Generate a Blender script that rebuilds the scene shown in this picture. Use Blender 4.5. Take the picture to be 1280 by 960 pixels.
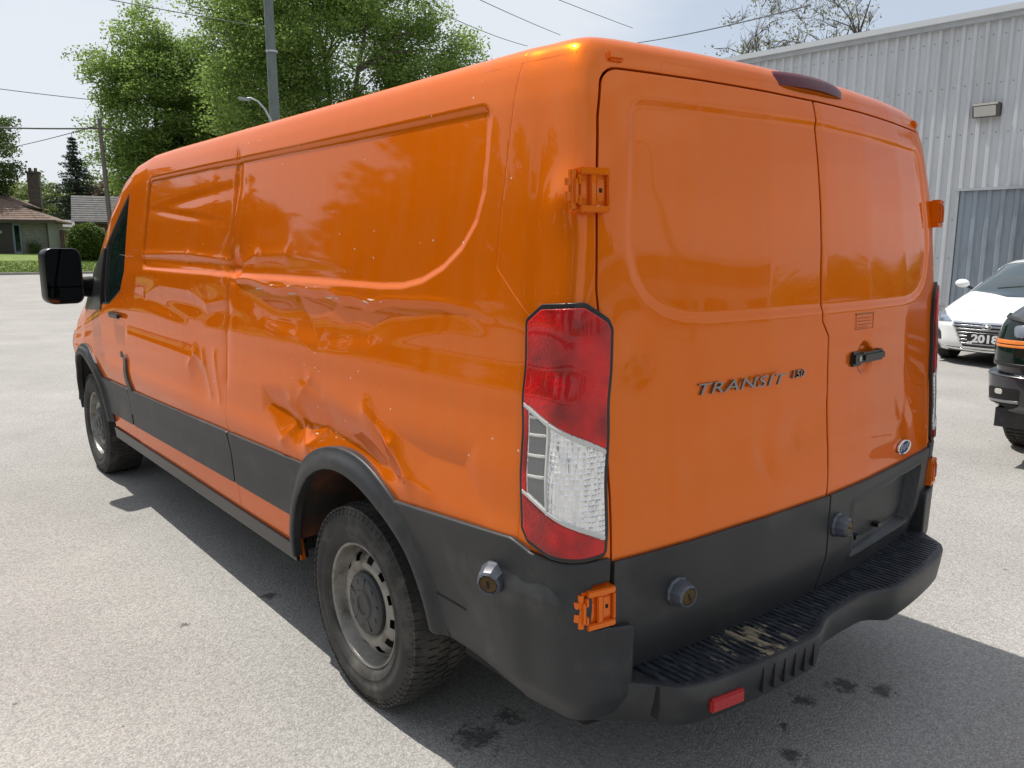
import bpy, bmesh, math, random
import numpy as np
from mathutils import Vector, Matrix, Euler
PI = math.pi
R = math.radians
scn = bpy.context.scene
for o in list(bpy.data.objects):
    bpy.data.objects.remove(o)
C = scn.collection
random.seed(4)

# ------------------------------------------------------------------ camera
cam = bpy.data.cameras.new('camera')
camo = bpy.data.objects.new('camera', cam)
C.objects.link(camo)
camo.location = (-2.260, -1.116, 1.599)
yaw, pitch, roll = R(40.03), R(9.84), R(0.20)
fw = Vector((math.sin(yaw)*math.cos(pitch), math.cos(yaw)*math.cos(pitch), -math.sin(pitch)))
rt = fw.cross(Vector((0, 0, 1))).normalized()
up = rt.cross(fw)
rt2 = rt*math.cos(roll) + up*math.sin(roll)
up2 = -rt*math.sin(roll) + up*math.cos(roll)
M = Matrix((rt2, up2, -fw)).transposed()
camo.rotation_euler = M.to_euler()
cam.sensor_width = 36
cam.lens = 988.8/1280*36
cam.clip_start = 0.05
cam.clip_end = 3000
scn.camera = camo

# ------------------------------------------------------------------ world, sun, exposure
SUN = Vector((-0.12, 0.51, 1.0)).normalized()
w = bpy.data.worlds.new('World')
scn.world = w
w.use_nodes = True
nt = w.node_tree
for n in list(nt.nodes):
    nt.nodes.remove(n)
out = nt.nodes.new('ShaderNodeOutputWorld')
bg = nt.nodes.new('ShaderNodeBackground')
bg.inputs['Strength'].default_value = 0.12
sky = nt.nodes.new('ShaderNodeTexSky')
sky.sky_type = 'NISHITA'
sky.sun_disc = False
sky.sun_elevation = math.asin(SUN.z)
sky.sun_rotation = math.atan2(SUN.x, SUN.y)
sky.air_density = 1.0
sky.dust_density = 2.5
sky.ozone_density = 1.0
tc = nt.nodes.new('ShaderNodeTexCoord')
mp = nt.nodes.new('ShaderNodeMapping')
mp.inputs['Scale'].default_value = (1.0, 1.0, 3.2)
nz = nt.nodes.new('ShaderNodeTexNoise')
nz.inputs['Scale'].default_value = 1.6
nz.inputs['Detail'].default_value = 5
nz.inputs['Roughness'].default_value = 0.5
cr = nt.nodes.new('ShaderNodeMapRange')
cr.inputs['From Min'].default_value = 0.40
cr.inputs['From Max'].default_value = 0.56
cr.inputs['To Min'].default_value = 0.45
cr.inputs['To Max'].default_value = 0.92
mx = nt.nodes.new('ShaderNodeMix')
mx.data_type = 'RGBA'
mx.inputs['B'].default_value = (5.9, 6.2, 6.6, 1)
nt.links.new(tc.outputs['Generated'], mp.inputs['Vector'])
nt.links.new(mp.outputs[0], nz.inputs['Vector'])
nt.links.new(nz.outputs['Fac'], cr.inputs['Value'])
nt.links.new(cr.outputs[0], mx.inputs['Factor'])
nt.links.new(sky.outputs[0], mx.inputs['A'])
nt.links.new(mx.outputs['Result'], bg.inputs['Color'])
nt.links.new(bg.outputs[0], out.inputs['Surface'])

sl = bpy.data.lights.new('sun', 'SUN')
sl.energy = 4.8
sl.angle = R(0.55)
sl.color = (1.0, 0.955, 0.88)
so = bpy.data.objects.new('sun', sl)
so.rotation_euler = (-SUN).to_track_quat('-Z', 'Y').to_euler()
so.location = (0, 0, 30)
C.objects.link(so)
vs = scn.view_settings
vs.view_transform = 'Standard'
vs.look = 'None'
vs.exposure = 0.2
vs.gamma = 1

# ------------------------------------------------------------------ materials
def nmat(name):
    m = bpy.data.materials.new(name)
    m.use_nodes = True
    t = m.node_tree
    return m, t, t.nodes['Principled BSDF']

def pm(name, col, rough=0.5, metal=0.0, coat=0.0, var=0.0, vscale=6.0, bump=0.0, bscale=200.0, spec=0.5, coat_rough=0.03,
       dirt=None, dscale=3.0, damt=(0.5, 0.75), stretch=(1, 1, 1)):
    m, t, b = nmat(name)
    b.inputs['Base Color'].default_value = (*col, 1)
    b.inputs['Roughness'].default_value = rough
    b.inputs['Metallic'].default_value = metal
    b.inputs['Coat Weight'].default_value = coat
    b.inputs['Coat Roughness'].default_value = coat_rough
    b.inputs['Specular IOR Level'].default_value = spec
    g = t.nodes.new('ShaderNodeNewGeometry')
    mpn = t.nodes.new('ShaderNodeMapping')
    mpn.inputs['Scale'].default_value = stretch
    t.links.new(g.outputs['Position'], mpn.inputs[0])
    last = None
    if var > 0:
        n = t.nodes.new('ShaderNodeTexNoise')
        n.inputs['Scale'].default_value = vscale
        n.inputs['Detail'].default_value = 6
        n.inputs['Roughness'].default_value = 0.6
        t.links.new(mpn.outputs[0], n.inputs['Vector'])
        r = t.nodes.new('ShaderNodeMapRange')
        r.inputs['From Min'].default_value = 0.3
        r.inputs['From Max'].default_value = 0.7
        r.inputs['To Min'].default_value = 1-var
        r.inputs['To Max'].default_value = 1+var
        t.links.new(n.outputs['Fac'], r.inputs[0])
        mu = t.nodes.new('ShaderNodeMix')
        mu.data_type = 'RGBA'
        mu.blend_type = 'MULTIPLY'
        mu.inputs['Factor'].default_value = 1
        mu.inputs['A'].default_value = (*col, 1)
        t.links.new(r.outputs[0], mu.inputs['B'])
        last = mu.outputs['Result']
    if dirt:
        n = t.nodes.new('ShaderNodeTexNoise')
        n.inputs['Scale'].default_value = dscale
        n.inputs['Detail'].default_value = 8
        n.inputs['Roughness'].default_value = 0.65
        t.links.new(mpn.outputs[0], n.inputs['Vector'])
        r = t.nodes.new('ShaderNodeMapRange')
        r.inputs['From Min'].default_value = damt[0]
        r.inputs['From Max'].default_value = damt[1]
        t.links.new(n.outputs['Fac'], r.inputs[0])
        mu = t.nodes.new('ShaderNodeMix')
        mu.data_type = 'RGBA'
        mu.inputs['A'].default_value = (*col, 1)
        mu.inputs['B'].default_value = (*dirt, 1)
        if last:
            t.links.new(last, mu.inputs['A'])
        t.links.new(r.outputs[0], mu.inputs['Factor'])
        last = mu.outputs['Result']
    if last:
        t.links.new(last, b.inputs['Base Color'])
    if bump > 0:
        n = t.nodes.new('ShaderNodeTexNoise')
        n.inputs['Scale'].default_value = bscale
        n.inputs['Detail'].default_value = 3
        t.links.new(mpn.outputs[0], n.inputs['Vector'])
        bp = t.nodes.new('ShaderNodeBump')
        bp.inputs['Strength'].default_value = 1.0
        bp.inputs['Distance'].default_value = bump
        t.links.new(n.outputs['Fac'], bp.inputs['Height'])
        t.links.new(bp.outputs[0], b.inputs['Normal'])
    return m

def paint_material():
    m, t, b = nmat('orange_paint')
    b.inputs['Metallic'].default_value = 0.42
    b.inputs['Specular Tint'].default_value = (1.0, 0.45, 0.12, 1)
    b.inputs['Specular IOR Level'].default_value = 0.0
    b.inputs['Roughness'].default_value = 0.32
    b.inputs['Coat Weight'].default_value = 0.72
    b.inputs['Coat Roughness'].default_value = 0.02
    g = t.nodes.new('ShaderNodeNewGeometry')
    # dust specks, a few per square decimetre, patchy
    v = t.nodes.new('ShaderNodeTexVoronoi')
    v.inputs['Scale'].default_value = 21
    t.links.new(g.outputs['Position'], v.inputs['Vector'])
    lt = t.nodes.new('ShaderNodeMath'); lt.operation = 'LESS_THAN'
    lt.inputs[1].default_value = 0.068
    t.links.new(v.outputs['Distance'], lt.inputs[0])
    sep = t.nodes.new('ShaderNodeSeparateColor')
    t.links.new(v.outputs['Color'], sep.inputs[0])
    gt = t.nodes.new('ShaderNodeMath'); gt.operation = 'GREATER_THAN'
    gt.inputs[1].default_value = 0.55
    t.links.new(sep.outputs[0], gt.inputs[0])
    pn = t.nodes.new('ShaderNodeTexNoise')
    pn.inputs['Scale'].default_value = 1.6
    t.links.new(g.outputs['Position'], pn.inputs['Vector'])
    pg = t.nodes.new('ShaderNodeMath'); pg.operation = 'GREATER_THAN'
    pg.inputs[1].default_value = 0.42
    t.links.new(pn.outputs['Fac'], pg.inputs[0])
    m1 = t.nodes.new('ShaderNodeMath'); m1.operation = 'MULTIPLY'
    m2 = t.nodes.new('ShaderNodeMath'); m2.operation = 'MULTIPLY'
    t.links.new(lt.outputs[0], m1.inputs[0]); t.links.new(gt.outputs[0], m1.inputs[1])
    t.links.new(m1.outputs[0], m2.inputs[0]); t.links.new(pg.outputs[0], m2.inputs[1])
    m3 = t.nodes.new('ShaderNodeMath'); m3.operation = 'MULTIPLY'
    m3.inputs[1].default_value = 0.75
    sx = t.nodes.new('ShaderNodeSeparateXYZ'); t.links.new(g.outputs['Position'], sx.inputs[0])
    lx = t.nodes.new('ShaderNodeMath'); lx.operation = 'LESS_THAN'; lx.inputs[1].default_value = -0.90
    t.links.new(sx.outputs[0], lx.inputs[0])
    m4 = t.nodes.new('ShaderNodeMath'); m4.operation = 'MULTIPLY'
    t.links.new(m2.outputs[0], m4.inputs[0]); t.links.new(lx.outputs[0], m4.inputs[1])
    t.links.new(m4.outputs[0], m3.inputs[0])
    # faint road film, streaky
    mpn = t.nodes.new('ShaderNodeMapping')
    mpn.inputs['Scale'].default_value = (9, 9, 1.3)
    t.links.new(g.outputs['Position'], mpn.inputs[0])
    fn = t.nodes.new('ShaderNodeTexNoise')
    fn.inputs['Scale'].default_value = 2.0
    fn.inputs['Detail'].default_value = 8
    t.links.new(mpn.outputs[0], fn.inputs['Vector'])
    fr = t.nodes.new('ShaderNodeMapRange')
    fr.inputs['From Min'].default_value = 0.4
    fr.inputs['From Max'].default_value = 0.85
    fr.inputs['To Max'].default_value = 0.10
    t.links.new(fn.outputs['Fac'], fr.inputs[0])
    a = t.nodes.new('ShaderNodeMix'); a.data_type = 'RGBA'
    a.inputs['A'].default_value = (0.72, 0.143, 0.0030, 1)
    a.inputs['B'].default_value = (0.62, 0.30, 0.14, 1)
    t.links.new(fr.outputs[0], a.inputs['Factor'])
    c2 = t.nodes.new('ShaderNodeMix'); c2.data_type = 'RGBA'
    c2.inputs['B'].default_value = (0.8, 0.7, 0.6, 1)
    t.links.new(a.outputs['Result'], c2.inputs['A'])
    t.links.new(m3.outputs[0], c2.inputs['Factor'])
    t.links.new(c2.outputs['Result'], b.inputs['Base Color'])
    # orange peel in the clear coat
    on = t.nodes.new('ShaderNodeTexNoise')
    on.inputs['Scale'].default_value = 160
    on.inputs['Detail'].default_value = 1
    t.links.new(g.outputs['Position'], on.inputs['Vector'])
    bp = t.nodes.new('ShaderNodeBump')
    bp.inputs['Distance'].default_value = 0.00003
    t.links.new(on.outputs['Fac'], bp.inputs['Height'])
    t.links.new(bp.outputs[0], b.inputs['Coat Normal'])
    return m

PAINT = paint_material()
PLASTIC = pm('grey_bumper_plastic', (0.022, 0.024, 0.027), 0.46, var=0.2, vscale=7, bump=0.0004, bscale=900, dirt=(0.075, 0.075, 0.076), dscale=5, damt=(0.55, 0.85), spec=0.45)
PLASTIC2 = pm('grey_trim_plastic', (0.025, 0.0265, 0.029), 0.48, var=0.18, vscale=5, bump=0.0003, bscale=900, dirt=(0.075, 0.073, 0.070), dscale=4, damt=(0.52, 0.85), spec=0.4)
BLACKP = pm('black_plastic', (0.012, 0.012, 0.013), 0.35, var=0.2)
SEAMM = pm('dark_gap', (0.006, 0.005, 0.005), 0.8)
UNDER = pm('underbody_metal', (0.03, 0.028, 0.026), 0.75, var=0.4, vscale=8)
RUBBER = pm('tyre_rubber', (0.032, 0.031, 0.030), 0.78, var=0.35, vscale=9, bump=0.0008, bscale=300, dirt=(0.13, 0.12, 0.10), dscale=6, damt=(0.52, 0.78))
STEELW = pm('painted_steel_wheel', (0.27, 0.26, 0.24), 0.45, metal=0.5, var=0.25, vscale=14, dirt=(0.09, 0.07, 0.055), dscale=11, damt=(0.5, 0.7), bump=0.0004, bscale=150)
HUBC = pm('hub_cap_plastic', (0.035, 0.036, 0.04), 0.42, var=0.3, vscale=20)
CHROME = pm('chrome', (0.75, 0.75, 0.76), 0.12, metal=1.0)
DCHROME = pm('dull_chrome', (0.34, 0.35, 0.37), 0.22, metal=1.0)
EMBLUE = pm('emblem_blue', (0.012, 0.03, 0.10), 0.15, coat=1)
KNOBM = pm('blue_grey_knob', (0.075, 0.085, 0.105), 0.36, metal=0.1, var=0.3, vscale=30)
BRASS = pm('dull_brass', (0.075, 0.045, 0.015), 0.4, metal=0.6, var=0.3, vscale=60)
BRAKEL = pm('dark_red_lens', (0.085, 0.006, 0.016), 0.5, coat=0.15, spec=0.3)
REFLR = pm('red_reflector', (0.42, 0.012, 0.015), 0.25, coat=1, bump=0.0006, bscale=250)
GLASS = pm('dark_green_glass', (0.006, 0.014, 0.012), 0.02, spec=0.4)
MIRRORG = pm('mirror_glass', (0.10, 0.105, 0.11), 0.02, metal=1.0)  # dark base stands in for a dark reflection in the glass
WARN = pm('sticker_ink', (0.33, 0.08, 0.01), 0.5)
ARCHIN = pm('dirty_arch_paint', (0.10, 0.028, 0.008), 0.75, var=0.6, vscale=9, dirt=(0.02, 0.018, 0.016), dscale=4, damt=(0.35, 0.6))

def red_lens():
    m, t, b = nmat('red_lens')
    b.inputs['Base Color'].default_value = (0.50, 0.006, 0.012, 1)
    b.inputs['Roughness'].default_value = 0.3
    b.inputs['Specular IOR Level'].default_value = 0.25
    b.inputs['Coat Weight'].default_value = 0.8
    b.inputs['Coat Roughness'].default_value = 0.01
    g = t.nodes.new('ShaderNodeNewGeometry')
    br = t.nodes.new('ShaderNodeTexVoronoi')
    br.distance = 'CHEBYCHEV'
    br.inputs['Scale'].default_value = 120
    t.links.new(g.outputs['Position'], br.inputs['Vector'])
    bp = t.nodes.new('ShaderNodeBump')
    bp.inputs['Distance'].default_value = 0.0016
    t.links.new(br.outputs['Distance'], bp.inputs['Height'])
    t.links.new(bp.outputs[0], b.inputs['Normal'])
    n = t.nodes.new('ShaderNodeTexNoise')
    n.inputs['Scale'].default_value = 11
    n.inputs['Detail'].default_value = 2
    t.links.new(g.outputs['Position'], n.inputs['Vector'])
    r = t.nodes.new('ShaderNodeMapRange')
    r.inputs['From Min'].default_value = 0.35
    r.inputs['From Max'].default_value = 0.65
    t.links.new(n.outputs['Fac'], r.inputs[0])
    x = t.nodes.new('ShaderNodeMix'); x.data_type = 'RGBA'
    x.inputs['A'].default_value = (0.24, 0.001, 0.002, 1)
    x.inputs['B'].default_value = (0.60, 0.002, 0.005, 1)
    t.links.new(r.outputs[0], x.inputs['Factor'])
    t.links.new(x.outputs['Result'], b.inputs['Base Color'])
    return m
REDL = red_lens()

def clear_lens():
    m, t, b = nmat('clear_lens_reflector')
    b.inputs['Metallic'].default_value = 0.6
    b.inputs['Roughness'].default_value = 0.10
    b.inputs['Coat Weight'].default_value = 1.0
    b.inputs['Coat Roughness'].default_value = 0.02
    g = t.nodes.new('ShaderNodeNewGeometry')
    mpn = t.nodes.new('ShaderNodeMapping')
    mpn.inputs['Scale'].default_value = (1, 1, 0.7)
    t.links.new(g.outputs['Position'], mpn.inputs[0])
    br = t.nodes.new('ShaderNodeTexVoronoi')
    br.distance = 'CHEBYCHEV'
    br.inputs['Scale'].default_value = 110
    br.inputs['Randomness'].default_value = 0.25
    t.links.new(mpn.outputs[0], br.inputs['Vector'])
    bp = t.nodes.new('ShaderNodeBump')
    bp.inputs['Distance'].default_value = 0.006
    t.links.new(br.outputs['Distance'], bp.inputs['Height'])
    t.links.new(bp.outputs[0], b.inputs['Normal'])
    x = t.nodes.new('ShaderNodeMix'); x.data_type = 'RGBA'
    x.inputs['A'].default_value = (0.90, 0.90, 0.90, 1)
    x.inputs['B'].default_value = (0.74, 0.75, 0.77, 1)
    sc = t.nodes.new('ShaderNodeSeparateColor')
    t.links.new(br.outputs['Color'], sc.inputs[0])
    t.links.new(sc.outputs[0], x.inputs['Factor'])
    t.links.new(x.outputs['Result'], b.inputs['Base Color'])
    return m
CLEARL = clear_lens()

def tread_pad():
    m, t, b = nmat('step_pad_rubber')
    b.inputs['Roughness'].default_value = 0.42
    g = t.nodes.new('ShaderNodeNewGeometry')
    mpn = t.nodes.new('ShaderNodeMapping')
    mpn.inputs['Scale'].default_value = (3.0, 1.0, 1)
    t.links.new(g.outputs['Position'], mpn.inputs[0])
    n = t.nodes.new('ShaderNodeTexNoise')
    n.inputs['Scale'].default_value = 14
    n.inputs['Detail'].default_value = 8
    n.inputs['Roughness'].default_value = 0.7
    t.links.new(mpn.outputs[0], n.inputs['Vector'])
    # worn paint flakes only around one spot of the step
    d = t.nodes.new('ShaderNodeVectorMath'); d.operation = 'DISTANCE'
    d.inputs[1].default_value = (-0.42, 0.02, 0.53)
    sc = t.nodes.new('ShaderNodeMapping')
    t.links.new(g.outputs['Position'], d.inputs[0])
    r = t.nodes.new('ShaderNodeMapRange')
    r.inputs['From Min'].default_value = 0.0
    r.inputs['From Max'].default_value = 0.30
    r.inputs['To Min'].default_value = 0.16
    r.inputs['To Max'].default_value = -0.12
    t.links.new(d.outputs['Value'], r.inputs[0])
    ad = t.nodes.new('ShaderNodeMath'); ad.operation = 'ADD'
    t.links.new(n.outputs['Fac'], ad.inputs[0]); t.links.new(r.outputs[0], ad.inputs[1])
    st = t.nodes.new('ShaderNodeMapRange')
    st.inputs['From Min'].default_value = 0.625
    st.inputs['From Max'].default_value = 0.65
    t.links.new(ad.outputs[0], st.inputs[0])
    n2 = t.nodes.new('ShaderNodeTexNoise')
    n2.inputs['Scale'].default_value = 30
    n2.inputs['Detail'].default_value = 6
    t.links.new(mpn.outputs[0], n2.inputs['Vector'])
    r2 = t.nodes.new('ShaderNodeMapRange')
    r2.inputs['From Min'].default_value = 0.45
    r2.inputs['From Max'].default_value = 0.7
    t.links.new(n2.outputs['Fac'], r2.inputs[0])
    a = t.nodes.new('ShaderNodeMix'); a.data_type = 'RGBA'
    a.inputs['A'].default_value = (0.014, 0.017, 0.024, 1)
    a.inputs['B'].default_value = (0.055, 0.06, 0.07, 1)
    t.links.new(r2.outputs[0], a.inputs['Factor'])
    c = t.nodes.new('ShaderNodeMix'); c.data_type = 'RGBA'
    c.inputs['B'].default_value = (0.26, 0.22, 0.15, 1)
    t.links.new(a.outputs['Result'], c.inputs['A'])
    t.links.new(st.outputs[0], c.inputs['Factor'])
    t.links.new(c.outputs['Result'], b.inputs['Base Color'])
    return m
TREADM = tread_pad()

def asphalt():
    m, t, b = nmat('worn_asphalt')
    b.inputs['Roughness'].default_value = 0.88
    b.inputs['Specular IOR Level'].default_value = 0.3
    g = t.nodes.new('ShaderNodeNewGeometry')
    P = g.outputs['Position']
    def noise(s, d=4, ro=0.5):
        n = t.nodes.new('ShaderNodeTexNoise')
        n.inputs['Scale'].default_value = s
        n.inputs['Detail'].default_value = d
        n.inputs['Roughness'].default_value = ro
        t.links.new(P, n.inputs['Vector'])
        return n.outputs['Fac']
    def mr(s, a, b_, c, d):
        r = t.nodes.new('ShaderNodeMapRange')
        r.inputs['From Min'].default_value = a; r.inputs['From Max'].default_value = b_
        r.inputs['To Min'].default_value = c; r.inputs['To Max'].default_value = d
        t.links.new(s, r.inputs[0])
        return r.outputs[0]
    def mul(x, y, op='MULTIPLY'):
        k = t.nodes.new('ShaderNodeMath'); k.operation = op
        t.links.new(x, k.inputs[0])
        if isinstance(y, float): k.inputs[1].default_value = y
        else: t.links.new(y, k.inputs[1])
        return k.outputs[0]
    v = t.nodes.new('ShaderNodeTexVoronoi')
    v.inputs['Scale'].default_value = 145
    t.links.new(P, v.inputs['Vector'])
    sc = t.nodes.new('ShaderNodeSeparateColor')
    t.links.new(v.outputs['Color'], sc.inputs[0])
    f = mr(sc.outputs[0], 0, 1, 0.80, 1.20)
    f = mul(f, mr(v.outputs['Distance'], 0.25, 0.75, 1.04, 0.82))
    f = mul(f, mr(noise(40, 5, 0.7), 0.3, 0.7, 0.86, 1.14))
    f = mul(f, mr(noise(1.1, 6, 0.6), 0.3, 0.7, 0.90, 1.10))
    f = mul(f, mr(noise(0.22, 5, 0.6), 0.3, 0.7, 0.90, 1.09))
    v2 = t.nodes.new('ShaderNodeTexVoronoi')      # small dark pits
    v2.inputs['Scale'].default_value = 5.5
    t.links.new(P, v2.inputs['Vector'])
    sc2 = t.nodes.new('ShaderNodeSeparateColor')
    t.links.new(v2.outputs['Color'], sc2.inputs[0])
    ps = mr(sc2.outputs[1], 0.55, 1.0, 0.0, 0.07)
    pit = mul(mul(v2.outputs['Distance'], ps, 'LESS_THAN'), 0.5)
    inv = t.nodes.new('ShaderNodeMath'); inv.operation = 'SUBTRACT'
    inv.inputs[0].default_value = 1.0
    t.links.new(pit, inv.inputs[1])
    f = mul(f, inv.outputs[0])
    # damp oil spots behind and under the van
    n3 = noise(26, 6, 0.75)
    best = None
    for (x, y, r) in ((-0.82, 0.78, 0.17), (-0.66, 0.80, 0.10), (-0.10, 0.06, 0.09), (0.22, 0.20, 0.09), (0.42, 0.16, 0.12),(0.5, 0.05, 0.1), (-1.30, 2.2, 0.05), (-0.9, 2.25, 0.09), (0.02, 0.16, 0.05)):
        d = t.nodes.new('ShaderNodeVectorMath'); d.operation = 'DISTANCE'
        d.inputs[1].default_value = (x, y, 0)
        t.links.new(P, d.inputs[0])
        k = mr(d.outputs['Value'], 0, r, 0.42, 0.0)
        best = k if best is None else mul(best, k, 'MAXIMUM')
    st = mr(mul(best, n3, 'ADD'), 0.70, 0.84, 1.0, 0.34)
    f = mul(f, st)
    x = t.nodes.new('ShaderNodeMix'); x.data_type = 'RGBA'; x.blend_type = 'MULTIPLY'
    x.inputs['Factor'].default_value = 1
    x.inputs['A'].default_value = (0.322, 0.312, 0.296, 1)
    t.links.new(f, x.inputs['B'])
    t.links.new(x.outputs['Result'], b.inputs['Base Color'])
    bp = t.nodes.new('ShaderNodeBump')
    bp.inputs['Distance'].default_value = 0.0022
    hh = mul(mr(v.outputs['Distance'], 0, 0.8, 1.0, 0.0), noise(60, 3), 'ADD')
    t.links.new(hh, bp.inputs['Height'])
    t.links.new(bp.outputs[0], b.inputs['Normal'])
    return m
ASPH = asphalt()

# ------------------------------------------------------------------ object helpers
WO = {}
def tag(o, label=None, cat=None, group=None, kind=None):
    if label: o['label'] = label
    if cat: o['category'] = cat
    if group: o['group'] = group
    if kind: o['kind'] = kind
    return o

def thing(name, label, cat, loc=(0, 0, 0), rotz=0.0, group=None):
    o = bpy.data.objects.new(name, None)
    o.empty_display_size = 0.2
    C.objects.link(o)
    o.location = loc
    o.rotation_euler = (0, 0, rotz)
    WO[o.name] = Vector(loc)
    return tag(o, label, cat, group)

def mk(name, V, F, mats, parent=None, local=False, smooth=None, mi=None, kind=None):
    V = np.asarray(V, dtype=float)
    off = Vector((0, 0, 0))
    if parent is not None:
        off = WO.get(parent.name, off)
    if not local:
        V = V - np.array(off)
    me = bpy.data.meshes.new(name)
    me.from_pydata(V.tolist() if isinstance(V, np.ndarray) else V, [], F)
    if not isinstance(mats, (list, tuple)): mats = [mats]
    for m in mats: me.materials.append(m)
    if mi is not None: me.polygons.foreach_set('material_index', mi)
    if smooth is not None:
        me.polygons.foreach_set('use_smooth', [True]*len(me.polygons))
        if smooth < 180: me.set_sharp_from_angle(angle=R(smooth))
    me.update()
    o = bpy.data.objects.new(name, me)
    C.objects.link(o)
    if parent is not None:
        o.parent = parent
    WO[o.name] = off if not local else (WO[parent.name] if parent is not None else off)
    if kind: o['kind'] = kind
    return o

class MB:
    def __init__(s): s.V = []; s.F = []; s.M = []
    def add(s, V, F, m=0):
        b = len(s.V)
        s.V += [tuple(v) for v in V]
        s.F += [tuple(b+i for i in f) for f in F]
        s.M += [m]*len(F)
    def box(s, x0, x1, y0, y1, z0, z1, m=0, b=0.0, mat=None):
        if b <= 0:
            V = [(x, y, z) for x in (x0, x1) for y in (y0, y1) for z in (z0, z1)]
            F = [(0, 1, 3, 2), (4, 6, 7, 5), (0, 4, 5, 1), (2, 3, 7, 6), (0, 2, 6, 4), (1, 5, 7, 3)]
        else:
            bm = bmesh.new()
            bmesh.ops.create_cube(bm, size=1)
            for v in bm.verts:
                v.co = Vector(((x0+x1)/2+v.co.x*(x1-x0), (y0+y1)/2+v.co.y*(y1-y0), (z0+z1)/2+v.co.z*(z1-z0)))
            bmesh.ops.bevel(bm, geom=bm.edges[:], offset=b, segments=2, affect='EDGES')
            bm.verts.ensure_lookup_table()
            V = [tuple(v.co) for v in bm.verts]
            F = [tuple(v.index for v in f.verts) for f in bm.faces]
            bm.free()
        if mat is not None: V = [tuple(mat @ Vector(v)) for v in V]
        s.add(V, F, m)
    def tube(s, pts, r, n=8, m=0, caps=True):
        pts = [Vector(p) for p in pts]
        if not isinstance(r, (list, tuple)): r = [r]*len(pts)
        V = []; F = []
        prev = None
        for i, p in enumerate(pts):
            d = (pts[min(i+1, len(pts)-1)] - pts[max(i-1, 0)]).normalized()
            if prev is None:
                a = d.orthogonal().normalized()
            else:
                a = (prev - d*prev.dot(d)).normalized()
            prev = a
            b = d.cross(a)
            for k in range(n):
                t = 2*PI*k/n
                V.append(p + (a*math.cos(t)+b*math.sin(t))*r[i])
        for i in range(len(pts)-1):
            for k in range(n):
                k2 = (k+1) % n
                F.append((i*n+k, i*n+k2, (i+1)*n+k2, (i+1)*n+k))
        if caps:
            F.append(tuple(range(n-1, -1, -1)))
            F.append(tuple((len(pts)-1)*n+k for k in range(n)))
        s.add(V, F, m)
    def lathe(s, prof, n=32, mat=None, m=0):      # prof: (r, h) about local Z, turned by mat
        V = []; F = []
        for r, h in prof:
            for k in range(n):
                t = 2*PI*k/n
                V.append(Vector((r*math.cos(t), r*math.sin(t), h)))
        for i in range(len(prof)-1):
            for k in range(n):
                k2 = (k+1) % n
                F.append((i*n+k, i*n+k2, (i+1)*n+k2, (i+1)*n+k))
        if mat is not None: V = [mat @ v for v in V]
        s.add(V, F, m)
    def prism(s, poly, h0, h1, mat=None, m=0):    # poly in local XY, extruded in Z
        n = len(poly)
        V = [Vector((x, y, h0)) for x, y in poly] + [Vector((x, y, h1)) for x, y in poly]
        F = [tuple(range(n-1, -1, -1)), tuple(range(n, 2*n))] + [(i, (i+1) % n, n+(i+1) % n, n+i) for i in range(n)]
        if mat is not None: V = [mat @ v for v in V]
        s.add(V, F, m)
    def build(s, name, mats, parent=None, local=False, smooth=None, kind=None):
        return mk(name, s.V, s.F, mats, parent, local, smooth, s.M, kind)

def frame(origin, zaxis, xhint=(0, 0, 1)):
    z = Vector(zaxis).normalized()
    x = Vector(xhint); x = (x - z*x.dot(z)).normalized()
    y = z.cross(x)
    return Matrix.Translation(origin) @ Matrix((x, y, z)).transposed().to_4x4()

def dup(o, parent=None):
    c = o.copy(); C.objects.link(c)
    c.parent = parent
    for ch in list(o.children): dup(ch, c)
    return c

def text_mesh(name, body, size, extrude, mat, parent, matrix, shear=0.0, space=1.0, sx=1.0, offset=0.0, local=False, align='LEFT'):
    cu = bpy.data.curves.new(name, 'FONT')
    cu.body = body; cu.size = size; cu.extrude = extrude; cu.shear = shear; cu.space_character = space; cu.offset = offset
    cu.align_x = align
    cu.resolution_u = 3
    t = bpy.data.objects.new('tmp_text', cu)
    C.objects.link(t)
    dg = bpy.context.evaluated_depsgraph_get()
    me = t.evaluated_get(dg).to_mesh()
    V = [matrix @ Vector((v.co.x*sx, v.co.y, v.co.z)) for v in me.vertices]
    F = [tuple(p.vertices) for p in me.polygons]
    t.evaluated_get(dg).to_mesh_clear()
    bpy.data.objects.remove(t)
    return mk(name, [tuple(v) for v in V], F, mat, parent, local)

# ------------------------------------------------------------------ lofted shells with clipped regions
def smooth_table(pts, step=0.005, sigma=0.03, dims=None):
    P = np.array(pts, dtype=float)
    seg = np.sqrt((np.diff(P[:, :2], axis=0)**2).sum(1))
    s = np.concatenate([[0], np.cumsum(seg)])
    n = int(s[-1]/step)+1
    t = np.linspace(0, s[-1], n)
    Q = np.stack([np.interp(t, s, P[:, k]) for k in range(P.shape[1])], 1)
    h = int(4*sigma/step)
    ker = np.exp(-0.5*(np.arange(-h, h+1)*step/sigma)**2); ker /= ker.sum()
    out = []
    for k in range(Q.shape[1]):
        q = Q[:, k]
        a = 2*q[0]-q[1:h+1][::-1]; b = 2*q[-1]-q[-h-1:-1][::-1]
        out.append(np.convolve(np.concatenate([a, q, b]), ker, 'valid'))
    return t, np.stack(out, 1)

def ss(a, b, x):
    t = np.clip((x-a)/(b-a), 0, 1)
    return t*t*(3-2*t)

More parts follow.
